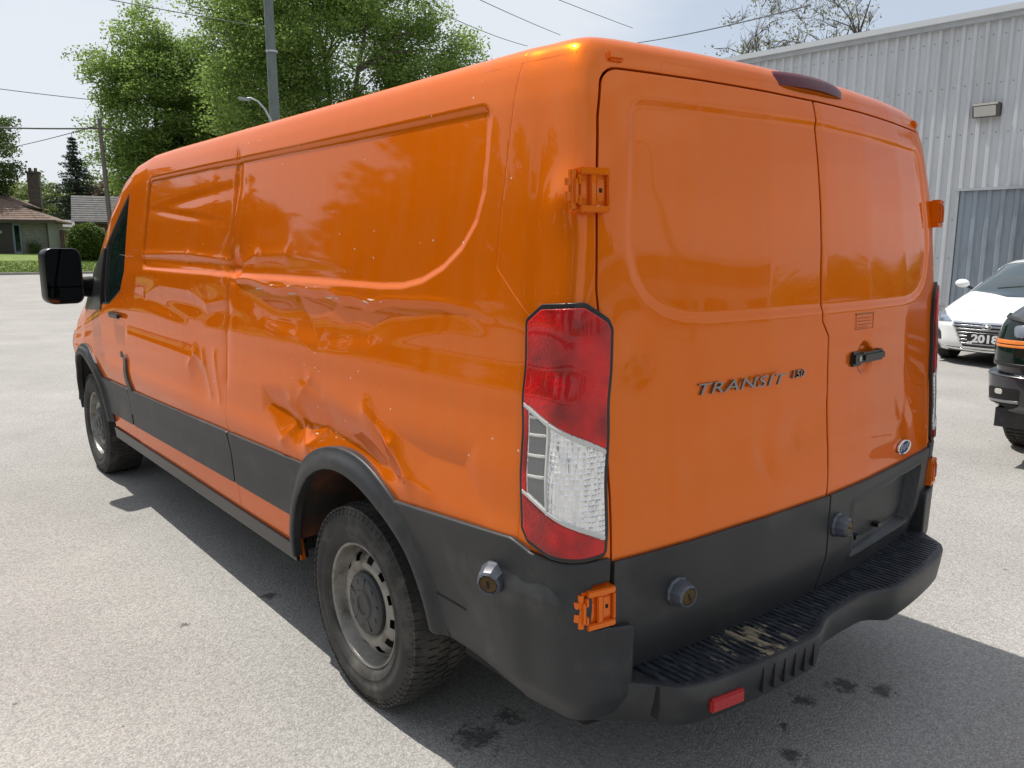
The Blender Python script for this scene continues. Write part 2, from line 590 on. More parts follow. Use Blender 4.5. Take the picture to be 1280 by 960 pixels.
class Shell:
    """plan outline (u signed, 0 at the middle of the near end) swept with a vertical profile v"""
    def __init__(s, plan, prof, W, H=None, zb=1.0, ztop=2.115, psig=0.014, vsig=0.014, prof2=None, blend=None, drg=(0.2, 2.2)):
        s.tu, s.U = smooth_table([(x, y) for x, y in plan], sigma=psig)
        s.U[:, 0] = np.maximum(s.U[:, 0], 0)
        s.tv, s.P = smooth_table(prof, sigma=vsig)
        s.P2 = None
        if prof2 is not None:
            t2, P2 = smooth_table(prof2, sigma=vsig)
            s.P2 = np.stack([np.interp(s.tv/s.tv[-1], t2/t2[-1], P2[:, k]) for k in range(3)], 1)
            s.blend = blend
        s.P[:, 0] = np.maximum(s.P[:, 0], 0)
        s.W = W; s.H = H; s.zb = zb; s.ztop = ztop; s.drg = drg
        s.disp = None
    def base(s, u, v):
        au = np.abs(u)
        X = np.interp(au, s.tu, s.U[:, 0]); Y = np.interp(au, s.tu, s.U[:, 1])
        w = np.interp(v, s.tv, s.P[:, 0]); z = np.interp(v, s.tv, s.P[:, 1]); dr = np.interp(v, s.tv, s.P[:, 2])
        if s.P2 is not None:
            b = np.interp(Y, *s.blend)
            w = w*(1-b)+b*np.interp(v, s.tv, s.P2[:, 0])
            z = z*(1-b)+b*np.interp(v, s.tv, s.P2[:, 1])
        y = Y + dr*(1-ss(s.drg[0], s.drg[1], Y))
        x = np.where(u < 0, -1, 1)*X*w/s.W
        if s.H is not None:
            k = (np.interp(Y, *s.H)-s.zb)/(s.ztop-s.zb)
            z = np.where(z > s.zb, s.zb+(z-s.zb)*k, z)
        return np.stack([x, y, z], -1)
    def normal(s, u, v, h=0.004):
        v1 = np.minimum(v+h, s.tv[-1]); v0 = np.maximum(v-h, 0)
        u1 = np.minimum(u+h, s.tu[-1]); u0 = np.maximum(u-h, -s.tu[-1])
        a = s.base(u1, v)-s.base(u0, v); b = s.base(u, v1)-s.base(u, v0)
        n = np.cross(a, b)
        l = np.linalg.norm(n, axis=-1, keepdims=True)
        return n/np.maximum(l, 1e-9)
    def at(s, u, v, off=0.0):
        p = s.base(u, v); n = s.normal(u, v)
        d = off(p) if callable(off) else off
        if s.disp is not None:
            d = d - s.disp(p, n)
        d = np.broadcast_to(np.asarray(d, dtype=float), p.shape[:-1])
        return p + n*d[..., None], n

def clip_poly(P, FA, FL, f):
    """keep f<0; P (n,2) params; FA quads array; FL list of polygons"""
    val = f(P)
    val = np.where(np.abs(val) < 1e-7, -1e-7, val)
    ins = val < 0
    keepF = []
    newP = []; cache = {}; nb = len(P)
    work = list(FL)
    if len(FA):
        c = ins[FA].sum(1)
        keep = FA[c == FA.shape[1]]
        work += [tuple(x) for x in FA[(c > 0) & (c < FA.shape[1])].tolist()]
    else:
        keep = FA
    out = []
    for poly in work:
        n = len(poly); q = []
        for i in range(n):
            a = poly[i]; b = poly[(i+1) % n]
            if ins[a]: q.append(a)
            if ins[a] != ins[b]:
                k = (a, b) if a < b else (b, a)
                if k not in cache:
                    t = val[k[0]]/(val[k[0]]-val[k[1]])
                    t = min(max(t, 1e-3), 1-1e-3)
                    newP.append(P[k[0]]*(1-t)+P[k[1]]*t)
                    cache[k] = nb+len(newP)-1
                q.append(cache[k])
        if len(q) >= 3: out.append(tuple(q))
    if newP: P = np.vstack([P, np.array(newP)])
    return P, keep, out

def region(sh, name, us, vs, clips, mats, parent, off=0.0, rim=0.02, lip=0.002, smooth=None, local=False, lipout=None, kind=None):
    us = np.asarray(us); vs = np.asarray(vs)
    nu, nv = len(us), len(vs)
    P = np.stack(np.meshgrid(us, vs, indexing='ij'), -1).reshape(-1, 2)
    idx = np.arange(nu*nv).reshape(nu, nv)
    FA = np.stack([idx[:-1, :-1], idx[1:, :-1], idx[1:, 1:], idx[:-1, 1:]], -1).reshape(-1, 4)
    FL = []
    for c in clips:
        g = lambda Q, c=c: c(*[sh.base(Q[:, 0], Q[:, 1])[:, k] for k in range(3)])
        P, FA, FL = clip_poly(P, FA, FL, g)
    used = np.zeros(len(P), bool)
    if len(FA): used[FA.ravel()] = True
    for q in FL: used[list(q)] = True
    mp_ = np.cumsum(used)-1
    P = P[used]
    FA = mp_[FA] if len(FA) else FA
    FL = [tuple(int(mp_[i]) for i in q) for q in FL]
    X, N = sh.at(P[:, 0], P[:, 1], off)
    V = X
    F = FA.tolist() + FL
    if not F:
        print('EMPTY REGION', name)
        return None
    if rim > 0:
        E = []
        if len(FA):
            for k in range(4): E.append(np.stack([FA[:, k], FA[:, (k+1) % 4]], 1))
        for q in FL:
            q = np.array(q)
            E.append(np.stack([q, np.roll(q, -1)], 1))
        E = np.vstack(E)
        key = np.minimum(E[:, 0], E[:, 1]).astype(np.int64)*len(P)+np.maximum(E[:, 0], E[:, 1])
        uq, inv, cnt = np.unique(key, return_inverse=True, return_counts=True)
        B = E[cnt[inv.ravel()] == 1]
        lat = np.zeros((len(P), 3))
        e = X[B[:, 1]]-X[B[:, 0]]
        L = np.cross(e, N[B[:, 0]])
        np.add.at(lat, B[:, 0], L); np.add.at(lat, B[:, 1], L)
        bv = np.unique(B)
        lt = lat[bv]; lt /= np.maximum(np.linalg.norm(lt, axis=1, keepdims=True), 1e-9)
        lo = lip if lipout is None else lipout
        r1 = X[bv]+lt*lo*0.7-N[bv]*lip*0.3
        r2 = X[bv]+lt*lo-N[bv]*lip
        r3 = X[bv]+lt*lo-N[bv]*(lip+rim)
        n0 = len(V); m = len(bv)
        V = np.vstack([V, r1, r2, r2, r3])
        loc = np.full(len(P), -1); loc[bv] = np.arange(m)
        for a, b in B.tolist():
            la, lb = int(loc[a]), int(loc[b])
            F.append((b, a, n0+la, n0+lb))
            F.append((n0+lb, n0+la, n0+m+la, n0+m+lb))
            F.append((n0+2*m+lb, n0+2*m+la, n0+3*m+la, n0+3*m+lb))
    return mk(name, V, F, mats, parent, local, smooth=180 if smooth is None else smooth, kind=kind)

def sdpoly(px, py, poly):
    P = np.array(poly, dtype=float)
    d = np.full(np.shape(px), 1e9); s = np.zeros(np.shape(px), int)
    n = len(P)
    for i in range(n):
        a = P[i]; b = P[(i+1) % n]
        ex, ey = b-a
        wx = px-a[0]; wy = py-a[1]
        t = np.clip((wx*ex+wy*ey)/(ex*ex+ey*ey), 0, 1)
        d = np.minimum(d, (wx-ex*t)**2+(wy-ey*t)**2)
        c = ((a[1] <= py) & (b[1] > py)) | ((b[1] <= py) & (a[1] > py))
        xi = a[0]+(py-a[1])*ex/(ey if abs(ey) > 1e-12 else 1e-12)
        s += (c & (px < xi)).astype(int)
    return np.sqrt(d)*np.where(s % 2 == 1, -1, 1)

def inset(poly, r):
    """shrink polygon (ccw or cw) by r so that sdf-r rounds its corners"""
    P = np.array(poly, dtype=float); n = len(P)
    A = sum(P[i][0]*P[(i+1) % n][1]-P[(i+1) % n][0]*P[i][1] for i in range(n))
    sg = 1 if A > 0 else -1
    out = []
    for i in range(n):
        a, b, c = P[i-1], P[i], P[(i+1) % n]
        d1 = (b-a)/np.linalg.norm(b-a); d2 = (c-b)/np.linalg.norm(c-b)
        n1 = sg*np.array([-d1[1], d1[0]]); n2 = sg*np.array([-d2[1], d2[0]])
        k = (n1+n2); k = k/(1+n1@n2)
        out.append(b+k*r)
    return out

def rpoly(px, py, poly, r):
    return sdpoly(px, py, inset(poly, r))-r

def segd(y, z, p0, p1):
    """signed side and distance to a segment"""
    ey, ez = p1[0]-p0[0], p1[1]-p0[1]
    L = math.hypot(ey, ez)
    t = ((y-p0[0])*ey+(z-p0[1])*ez)/L/L
    tc_ = np.clip(t, 0, 1)
    d = np.hypot(y-p0[0]-ey*tc_, z-p0[1]-ez*tc_)
    side = ((y-p0[0])*ez-(z-p0[1])*ey)/L
    return d, side, t

# ================================================================== THE VAN
plan = [(0, .088), (.3, .096), (.6, .118), (.8, .142), (.90, .157), (.95, .168), (.985, .181), (1.002, .204), (1.008, .235), (1.013, .31), (1.0215, .35), (1.0235, .41), (1.024, .6),
        (1.024, 1), (1.024, 2), (1.024, 3), (1.024, 4), (1.024, 4.5), (1.016, 5.0), (.995, 5.4), (.945, 5.68), (.855, 5.84), (.6, 5.95), (.3, 5.99), (0, 6.0)]
prof = [(.978, .36, -.02), (.994, .50, -.02), (1.008, .70, -.02), (1.031, .83, -.02), (1.033, .875, -.019), (1.0265, .92, -.018), (1.0265, 1.045, -.010), (1.0135, 1.160, -.004),
        (1.0140, 1.235, -.001), (1.0025, 1.31, .001), (1.000, 1.40, .003), (.997, 1.45, .006), (.978, 1.60, .017), (.962, 1.72, .029), (.943, 1.85, .047), (.927, 1.96, .066), (.912, 2.025, .083),
        (.890, 2.075, .100), (.856, 2.100, .128), (.78, 2.108, .180), (.6, 2.114, .30), (.3, 2.118, .48), (0, 2.120, .62)]
Hy = ([-1, 3.2, 3.6, 3.9, 4.15, 4.4, 4.7, 5.0, 5.2, 5.35, 5.6, 5.8, 5.95, 6.0, 7], [2.120, 2.120, 2.115, 2.085, 2.015, 1.895, 1.69, 1.48, 1.34, 1.25, 1.17, 1.10, 1.0, .95, .95])
van = Shell(plan, prof, 1.024, Hy, zb=.88, ztop=2.120)
UE = van.tu[-1]
VE = van.tv[-1]

PANEL = inset([(.555, 1.965), (3.55, 1.965), (3.57, 1.468), (1.02, 1.470), (.90, 1.476), (.80, 1.495), (.70, 1.535), (.62, 1.590), (.565, 1.660), (.543, 1.740), (.545, 1.82)], .045)
KN = [(.828, 1.66), (.830, 1.59), (.815, 1.525), (.780, 1.472), (.725, 1.436), (.645, 1.415), (.55, 1.408)]
RPANEL = inset([(-.785, 1.955), (0, 1.968), (.785, 1.955)]+KN+[(-a, b) for a, b in KN[::-1]], .06)

def gs(y, z, y0, z0, sy, sz, a=0.0):
    c, s_ = math.cos(a), math.sin(a)
    dy = (y-y0)*c+(z-z0)*s_; dz = -(y-y0)*s_+(z-z0)*c
    return np.exp(-0.5*((dy/sy)**2+(dz/sz)**2))

def van_disp(p, n):
    x, y, z = p[..., 0], p[..., 1], p[..., 2]
    ws = ss(.45, .8, -n[..., 0])
    wr_ = ss(.45, .8, n[..., 0])
    wb = ss(.5, .85, -n[..., 1])*(y < 1)
    # ---------- both sides: the long pressed panel
    sd = sdpoly(y, z, PANEL)-.045
    top = ss(1.93, 1.97, z)
    d = ss(0.0, .018, -sd)*.0095
    sidepress = d.copy()
    # faint swage with a rounded end
    sw = sdpoly(y, z, [(.60, 1.235), (4.0, 1.235), (4.0, 1.233), (.60, 1.233)])-.075
    # ---------- left side damage
    D = np.zeros_like(y)
    if True:
        yy = y; zz = z
        # gouge under the panel
        zc = np.interp(yy, [.3, .5, .8, 1.12, 1.7, 2.16, 2.30], [1.43, 1.425, 1.437, 1.43, 1.445, 1.455, 1.46])
        zc = zc + .007*np.sin(yy*9+1)+.004*np.sin(yy*23+np.sin(yy*5)*2)
        amp = np.interp(yy, [.42, .75, 1.1, 1.5, 2.1, 2.29, 2.31, 2.5], [0, .004, .008, .012, .010, .006, .001, 0])
        low = np.interp(yy, [.4, .64, .98, 1.41, 1.8, 2.13, 2.3], [.04, .05, .09, .15, .13, .10, .08])
        t = (zc-zz)/low
        D += amp*np.where(t > 0, ss(0, .13, t)*(1-ss(.55, 1.5, t)), 0)
        D += -.003*np.exp(-((zz-zc-.006)/.008)**2)*np.interp(yy, [.4, .7, 2.2, 2.3], [0, 1, 1, 0])
        # star crumple in the gouge
        d1, s1, t1 = segd(yy, zz, (1.62, 1.42), (1.44, 1.27)); D += .003*np.exp(-d1/.05)
        d1, s1, t1 = segd(yy, zz, (1.30, 1.42), (1.44, 1.27)); D -= .002*np.exp(-d1/.05)
        d1, s1, t1 = segd(yy, zz, (1.44, 1.27), (1.10, 1.32)); D += .002*np.exp(-d1/.03)
        d1, s1, t1 = segd(yy, zz, (1.9, 1.30), (1.50, 1.25)); D -= .002*np.exp(-d1/.03)
        # upright dent on the panel joint
        D += .009*np.exp(-np.abs(yy-2.30-.01*np.sin(zz*9))/.030)*ss(.95, 1.05, zz)*(1-ss(1.97, 2.02, zz))*(.55+.45*np.sin(zz*11)**2)
        D += .006*gs(yy, zz, 2.36, 1.75, .10, .22)
        D += .030*gs(yy, zz, 2.255, 1.515, .035, .035)+.008*gs(yy, zz, 2.25, 1.55, .10, .08)
        # ridge lines through the lower panel
        for a, b, A, wd in (((2.20, 1.525), (2.02, 1.562), 0.0053, 0.0279), ((2.02, 1.562), (1.74, 1.568), 0.0045, 0.0279), ((1.74, 1.568), (1.25, 1.528), 0.0023, 0.0465),
                            ((3.57, 1.555), (2.85, 1.560), .006, .013), ((2.85, 1.56), (2.33, 1.540), .006, .013), ((3.39, 1.50), (2.5, 1.485), .003, .012)):
            dd, _, _ = segd(yy, zz, a, b); D -= A*np.exp(-dd/wd)
        D += .006*gs(yy, zz, 2.95, 1.51, .45, .025)+.004*gs(yy, zz, 1.75, 1.51, .30, .025)
        D += .003*gs(yy, zz, 3.0, 1.75, .30, .012, .08)+.003*gs(yy, zz, 2.8, 1.82, .35, .02, -.05)
        # waves on the sliding-door side panel
        for a, b, A, wd in (((3.50, 1.33), (3.25, 1.392), 0.0045, 0.0217), ((3.25, 1.392), (2.75, 1.385), 0.0045, 0.0217), ((2.75, 1.385), (2.55, 1.335), 0.0045, 0.0217), ((2.55, 1.335), (2.33, 1.365), 0.0045, 0.0186)):
            dd, _, _ = segd(yy, zz, a, b); D -= A*np.exp(-dd/wd)
        D += .005*gs(yy, zz, 2.95, 1.33, .35, .035)+.005*gs(yy, zz, 3.1, 1.27, .25, .02, .1)+.004*gs(yy, zz, 2.55, 1.26, .14, .03, -.3)
        # folds low on that panel
        D += .012*gs(yy, zz, 2.58, 1.00, .13, .10, .2)
        for a, b, A, wd in (((2.78, 1.035), (2.70, 1.10), 0.0075, 0.0186), ((2.70, 1.10), (2.60, 1.06), 0.0075, 0.0186), ((2.60, 1.10), (2.50, .93), 0.0075, 0.0217), ((2.44, 1.11), (2.38, .92), 0.0067, 0.0186), ((3.85, 1.09), (2.75, 1.075), 0.0045, 0.0186)):
            dd, _, _ = segd(yy, zz, a, b); D -= A*np.exp(-dd/wd)
        # large pushed-in facet ahead of and over the wheel arch
        q = sdpoly(yy, zz, [(1.90, 1.05), (1.60, 1.085), (1.36, 1.095), (1.13, 1.05), (.98, .98), (.86, .90), (1.02, .86), (1.60, .86), (1.9, .95)])
        D += .031*ss(.02, -.14, q)
        # raised ridge behind that facet, running down to the arch
        for a, b, A, wd in (((1.09, 1.080), (.93, 1.0), 0.0110, 0.0230), ((.93, 1.0), (.83, .915), 0.0120, 0.0210), ((.83, .915), (.72, .895), 0.0060, 0.0279), ((1.02, 1.05), (.93, .92), -0.0075, 0.0248)):
            dd, _, _ = segd(yy, zz, a, b); D -= A*np.exp(-dd/wd)
        q2 = sdpoly(yy, zz, [(1.02, 1.075), (.50, 1.09), (.48, .93), (.75, .93), (.88, .98)])
        D += .018*ss(.03, -.15, q2)
        # pinched folds ahead of the arch
        for a, b, A, wd in (((1.66, 1.02), (1.50, .885), 0.0130, 0.0240), ((1.62, .94), (1.72, .86), 0.0090, 0.0248), ((1.50, .885), (1.40, .955), 0.0075, 0.0217), ((1.55, 1.12), (1.42, 1.09), -0.0060, 0.0310), ((1.62, 1.02), (1.50, 1.13), 0.0053, 0.0248)):
            dd, _, _ = segd(yy, zz, a, b); D -= A*np.exp(-dd/wd)
        D += .012*gs(yy, zz, 1.58, .95, .035, .03)
        # soft overall oil-canning
        D += .0025*np.sin(yy*2.3+1)*np.sin(zz*9+yy)*ss(1.35, 1.0, zz)
        D += .0022*np.sin(yy*3.1+.6)*np.cos(zz*5+.4)*ss(1.45, 1.6, zz)
    D *= ss(.40, .52, y)*(1-ss(3.85, 3.92, y))
    left = ws*(sidepress + D)
    right = wr_*sidepress
    # ---------- rear doors
    rd = sdpoly(x, z, RPANEL)-.06
    B = ss(-.002, .024, -rd)*.007
    B += .006*np.exp(-((z-1.385-.06*(1-np.abs(x)))/.03)**2)*0
    # soft concave sweep below the badge and a knock or two
    q = sdpoly(x, z, [(-.70, 1.10), (-.30, 1.16), (.0, 1.13), (.0, 1.02), (-.25, .96), (-.62, .97)])
    B += .008*ss(.05, -.07, q)
    B += .010*gs(x, z, -.80, 1.345, .035, .045)+.004*gs(x, z, -.74, 1.05, .03, .05, .4)+.006*gs(x, z, -.30, 1.0, .02, .05, .5)+.004*gs(x, z, -.16, 1.07, .03, .03)
    B += .005*gs(x, z, .45, 1.12, .20, .10)+.003*gs(x, z, .62, .98, .05, .15, .4)
    B += .002*np.sin(x*7+1)*np.sin(z*6)
    B += .010*ss(.030, .024, np.hypot(x-.33, (z-1.255)*.62-0))*0
    B += .014*ss(.056, .040, np.hypot(x-.255, z-1.250))
    pad = .012*gs(y, z, .255, 1.71, .035, .045)*ss(.86, .92, np.abs(x))
    return left+right+wb*B-pad
van.disp = van_disp

v_of = lambda z: float(np.interp(z, van.P[:, 1], van.tv))
USIDE = np.concatenate([np.arange(-UE, -6.0, .03), np.arange(-6.0, -.86, .009)])
VS = np.concatenate([np.arange(0.0, v_of(1.98), .008), np.linspace(v_of(1.98)+.006, v_of(2.102), 18)])
VT = np.concatenate([np.linspace(v_of(2.05), v_of(2.102), 12), np.linspace(v_of(2.104), VE, 26)])

VAN = thing('cargo_van', 'orange cargo van with a dented left side and rear doors, parked on the asphalt', 'van', (0, 3, 0))

A1 = (1.21, .375); A2 = (4.96, .375); RO = .548
def arch_cut(x, y, z, r=.50):
    return np.maximum(r-np.hypot(y-A1[0], z-A1[1]), r-np.hypot(y-A2[0], z-A2[1]))
def yc(z): return np.interp(z, [1.43, 1.545, 1.56, 3], [.325, .462, .466, .466])
G = .0028
WIN = inset([(3.76, 1.935), (3.98, 1.885), (4.32, 1.695), (4.84, 1.375), (4.86, 1.205), (4.30, 1.235), (4.02, 1.33), (3.93, 1.44)], .03)
def win(x, y, z): return sdpoly(y, z, WIN)-.03

ztopR = v_of(2.052)
# the dark shell behind the gaps
inner = [lambda x, y, z: arch_cut(x, y, z, .515)]
def inner_shell():
    d0 = van.disp; van.disp = None
    US = np.concatenate([np.arange(-UE, -5.2, .1), np.arange(-5.2, -.86, .05), np.arange(-.86, .86, .05), np.arange(.86, 5.2, .05), np.arange(5.2, UE, .1), [UE]])
    o = region(van, 'inner_shell', US, np.concatenate([np.arange(0, 1.75, .05), np.linspace(1.78, VE, 14)]),
           [lambda x, y, z: arch_cut(x, y, z, .515), lambda x, y, z: -(sdpoly(y, z, WIN)+.02)], SEAMM, VAN, off=-.062, rim=0)
    van.disp = d0
inner_shell()

side_clips = lambda ylo, yhi: [lambda x, y, z: ylo-y, lambda x, y, z: y-yhi, lambda x, y, z: arch_cut(x, y, z, .515)]
def urange(a, b): return USIDE[(USIDE > a) & (USIDE < b)]
# front door (with the window cut out)
fd = region(van, 'front_door', urange(-6.1, -4.5), VS, side_clips(3.925+G, 4.99)+[lambda x, y, z: .43-z, lambda x, y, z: z-1.985, lambda x, y, z: -win(x, y, z)], PAINT, VAN, rim=.02)
region(van, 'front_fender', np.arange(-UE, -4.6, .02), VS, [lambda x, y, z: 4.99+G-y, lambda x, y, z: z-2.05, lambda x, y, z: arch_cut(x, y, z, .515)], PAINT, VAN, rim=.02)
region(van, 'cab_roof_rail', np.arange(-6.0, -4.6, .02), np.linspace(v_of(1.90), v_of(2.102), 30), [lambda x, y, z: 3.9-y, lambda x, y, z: y-4.99, lambda x, y, z: 1.988+G-np.where(y > 0, z*0+np.interp(y, Hy[0], Hy[1])*0, 0)-z], PAINT, VAN, rim=.015)
region(van, 'side_panel', urange(-5.1, -2.9), VS, side_clips(2.30+G, 3.925)+[lambda x, y, z: z-2.092], PAINT, VAN, rim=.02)
region(van, 'rear_quarter_panel', urange(-3.5, -.9), VS, [lambda x, y, z: yc(z)+G*.6-y, lambda x, y, z: y-2.30, lambda x, y, z: arch_cut(x, y, z, .515), lambda x, y, z: z-2.092,
                                                       lambda x, y, z: np.where(y < .97, .78-z, -1)], PAINT, VAN, rim=.02)
def door_l(x, y, z):   # rear door outline, |x| limits
    return rpoly(x, z, [(-.890, .30), (-.893, 1.0), (-.918, 1.5), (-.903, 1.72), (-.877, 1.90), (-.848, 2.018), (-.4, 2.024), (.4, 2.024), (.848, 2.018), (.877, 1.90), (.903, 1.72), (.918, 1.5), (.893, 1.0), (.890, .30)], .06)
UR = np.arange(-1.6, -.74, .0075)
region(van, 'corner_panel', UR, VS, [lambda x, y, z: y-yc(z)+G*.6, lambda x, y, z: -door_l(x, y, z)+.003, lambda x, y, z: .78-z, lambda x, y, z: z-2.092], PAINT, VAN, rim=.02)
URR = np.arange(.74, 1.5, .015)
region(van, 'corner_panel', URR, VS[::2], [lambda x, y, z: y-.465, lambda x, y, z: -door_l(x, y, z)+.003, lambda x, y, z: .78-z, lambda x, y, z: z-2.092], PAINT, VAN, rim=.02)
# right side, not damaged
region(van, 'side_panel', np.concatenate([np.arange(.9, 5.2, .04), np.arange(5.2, UE, .05)]), VS[::4], [lambda x, y, z: .468-y, lambda x, y, z: arch_cut(x, y, z, .515), lambda x, y, z: z-2.092,
       lambda x, y, z: np.where(y > 4.2, -(sdpoly(y, z, WIN)-.03), -1), lambda x, y, z: 1e-3-x], PAINT, VAN, rim=.02)
# roof, header over the doors, windscreen, nose
WS = lambda x, y, z: np.maximum(np.maximum(4.07+.25*x*x-y, y-(5.12-.05*x*x)), np.abs(x)-(.80-.0*z))
UA = np.concatenate([np.arange(-UE, -5.2, .03), np.arange(-5.2, -1.2, .06), np.arange(-1.2, 1.2, .012), np.arange(1.2, 5.2, .06), np.arange(5.2, UE, .03), [UE]])
roof = region(van, 'roof', UA, VT, [lambda x, y, z: np.where((y > .6) & (y < 3.9), 2.092-z, np.where(y >= 3.9, np.where(np.abs(x) > .86, 1.0, -1)*0-1, -1)), lambda x, y, z: y-4.06-.25*x*x,
        lambda x, y, z: -door_l(x, y, z)+.003], PAINT, VAN, rim=.015)
region(van, 'rear_header', np.arange(-1.3, 1.3, .012), np.linspace(v_of(1.96), v_of(2.102), 24), [lambda x, y, z: -door_l(x, y, z)+.003, lambda x, y, z: z-2.092+.0, lambda x, y, z: 1.97-z, lambda x, y, z: np.abs(x)-.84], PAINT, VAN, off=-.0006, rim=.012)
UW1 = np.append(np.arange(4.4, UE, .025), UE); UW = np.concatenate([-UW1[::-1], UW1])
region(van, 'hood', UW, np.linspace(v_of(1.85), VE, 40), [lambda x, y, z: 5.10-.05*x*x-y], PAINT, VAN, off=-.001, rim=.01)
region(van, 'windscreen', UW, np.linspace(v_of(1.95), VE, 30), [WS], GLASS, VAN, off=-.004, rim=.01)
region(van, 'a_pillar', np.arange(-UE, -3.9, .02), np.linspace(v_of(1.9), v_of(2.1), 20), [lambda x, y, z: 4.05-y, lambda x, y, z: y-5.12, lambda x, y, z: .80-np.abs(x), lambda x, y, z: -win(x, y, z)+.012], PAINT, VAN, off=-.004, rim=.0)
region(van, 'a_pillar', np.arange(3.9, UE, .03), np.linspace(v_of(1.9), v_of(2.1), 20), [lambda x, y, z: 4.05-y, lambda x, y, z: y-5.12, lambda x, y, z: .80-np.abs(x)], PAINT, VAN, off=-.004, rim=.0)
region(van, 'front_bumper', UW, VS[::4], [lambda x, y, z: z-.72, lambda x, y, z: 5.50-y], PLASTIC2, VAN, off=.012, rim=.02)
region(van, 'front_grille', UW, VS[::4], [lambda x, y, z: z-.90, lambda x, y, z: .76-z, lambda x, y, z: np.abs(x)-.5, lambda x, y, z: 5.5-y], BLACKP, VAN, off=.008, rim=.02)
for sg in (-1, 1):
    region(van, 'headlight', UW, VS[::3], [lambda x, y, z: z-.96, lambda x, y, z: .78-z, lambda x, y, z: .54-sg*x, lambda x, y, z: 5.66-y], CLEARL, VAN, off=.008, rim=.02)

# side glass, black sail panel
region(van, 'door_window', np.arange(-6.0, -4.5, .02), VS[::2], [lambda x, y, z: win(x, y, z)-.004, lambda x, y, z: z-1.02-(-(y-4.86)*0+0)-1], GLASS, fd, off=-.016, rim=0)
def wseal(x, y, z): return np.abs(win(x, y, z)+.004)-.010
region(van, 'window_seal', np.arange(-6.0, -4.5, .01), VS, [wseal], BLACKP, fd, off=-.003, rim=.012)
region(van, 'window_divider', np.arange(-6.0, -4.5, .01), VS, [lambda x, y, z: win(x, y, z), lambda x, y, z: np.abs(y-4.42-.10*(z-1.3))-.014], BLACKP, fd, off=-.006, rim=.01)
region(van, 'sail_panel', np.arange(-6.2, -4.9, .012), VS, [lambda x, y, z: rpoly(y, z, [(4.50, 1.60), (4.66, 1.545), (4.99, 1.40), (5.05, 1.16), (4.50, 1.19)], .03)], BLACKP, fd, off=.006, rim=.02)
region(van, 'door_window', np.arange(4.5, 6.2, .03), VS[::2], [lambda x, y, z: win(x, y, z)-.004], GLASS, VAN, off=-.016, rim=0)

# ---- rear doors with seam that jogs at the belt
def xc(z): return np.interp(z, [0, 1.0, 1.335, 1.385, 3], [.020, .018, .005, -.035, -.040])
UD = np.arange(-1.12, 1.12, .0075)
VD = np.arange(.05, v_of(2.10), .0075)
RDL = region(van, 'rear_door', UD[UD < .2], VD, [lambda x, y, z: door_l(x, y, z)+.0065, lambda x, y, z: x-xc(z)+.006, lambda x, y, z: .80-z], PAINT, VAN, rim=.022)
RDR = region(van, 'rear_door', UD[UD > -.2], VD, [lambda x, y, z: door_l(x, y, z)+.0065, lambda x, y, z: xc(z)+.006-x, lambda x, y, z: .80-z], PAINT, VAN, rim=.022)
def bowl(p):    # lower cladding: proud at the top, tucking in at the bottom
    return .012-.030*ss(.66, .50, p[..., 2])
def plate_rec(p):
    q = rpoly(p[..., 0], p[..., 2], [(.17, .782), (.79, .800), (.74, .585), (.20, .590)], .02)
    return bowl(p)-.040*ss(.0, -.012, q)+.005*np.exp(-(q/.012)**2)
def cladtop(x): return .838-.0*x
region(van, 'door_cladding', UD[UD < .2], VD, [lambda x, y, z: door_l(x, y, z)+.006, lambda x, y, z: x-xc(z)+.006, lambda x, y, z: z-.838, lambda x, y, z: .44-z], PLASTIC2, RDL, off=bowl, rim=.03)
region(van, 'door_cladding', UD[UD > -.2], VD, [lambda x, y, z: door_l(x, y, z)+.006, lambda x, y, z: xc(z)+.006-x, lambda x, y, z: z-.838, lambda x, y, z: .44-z], PLASTIC2, RDR, off=plate_rec, rim=.03)

# ---- side cladding strips
def strip(ylo, yhi, zlo, zhi, name='side_moulding', off=.013, mat=PLASTIC2, us=None, prot=None):
    region(van, name, urange(-5.9, -1.8) if us is None else us, VS[:90], [lambda x, y, z: rpoly(y, z, [(ylo, zlo(ylo)), (ylo, zhi(ylo)), (yhi, zhi(yhi)), (yhi, zlo(yhi))], .012),
           lambda x, y, z: arch_cut(x, y, z, .535)], mat, VAN, off=off, rim=.02)
zt = lambda y: float(np.interp(y, [1.0, 1.6, 2.3, 3.98, 4.6], [.815, .812, .788, .752, .745]))
zl = lambda y: float(np.interp(y, [1.0, 1.6, 2.3, 3.98, 4.6], [.56, .56, .553, .53, .52]))
# bare scratches along the gouge and on the arch lip
SCR = pm('scraped_paint', (.62, .46, .36), .6, var=.3, vscale=60)
def scratch(y0, y1, zf, wd, fr):
    sc_ = region(van, 'paint_scratch', np.arange(-y1-1.0, -y0-.6, .004), np.arange(.9, 1.3, .003) if zf(y0) > 1.2 else np.arange(.45, .75, .003),
           [lambda x, y, z: y0-y, lambda x, y, z: y-y1, lambda x, y, z: np.abs(z-zf(y)-.003*np.sin(y*40))-wd*(np.sin(y*fr)*np.sin(y*fr*.37+1)-.25)], SCR, VAN, off=.0006, rim=0)
    if sc_: sc_['kind'] = 'stuff'
scratch(1.05, 2.2, lambda y: 1.437+.010*np.sin(y*3), .006, 31)
scratch(1.0, 1.4, lambda y: 1.425+0*y, .004, 47)
scratch(1.35, 2.1, lambda y: 1.452+.004*np.sin(y*5), .0035, 61)
scratch(1.15, 1.5, lambda y: .945-.3*(y-1.25)**2, .004, 70)
d0 = van.disp; van.disp = None
strip(1.40, 2.292, zl, zt)
strip(2.308, 3.905, zl, zt)
strip(3.935, 4.75, zl, zt)
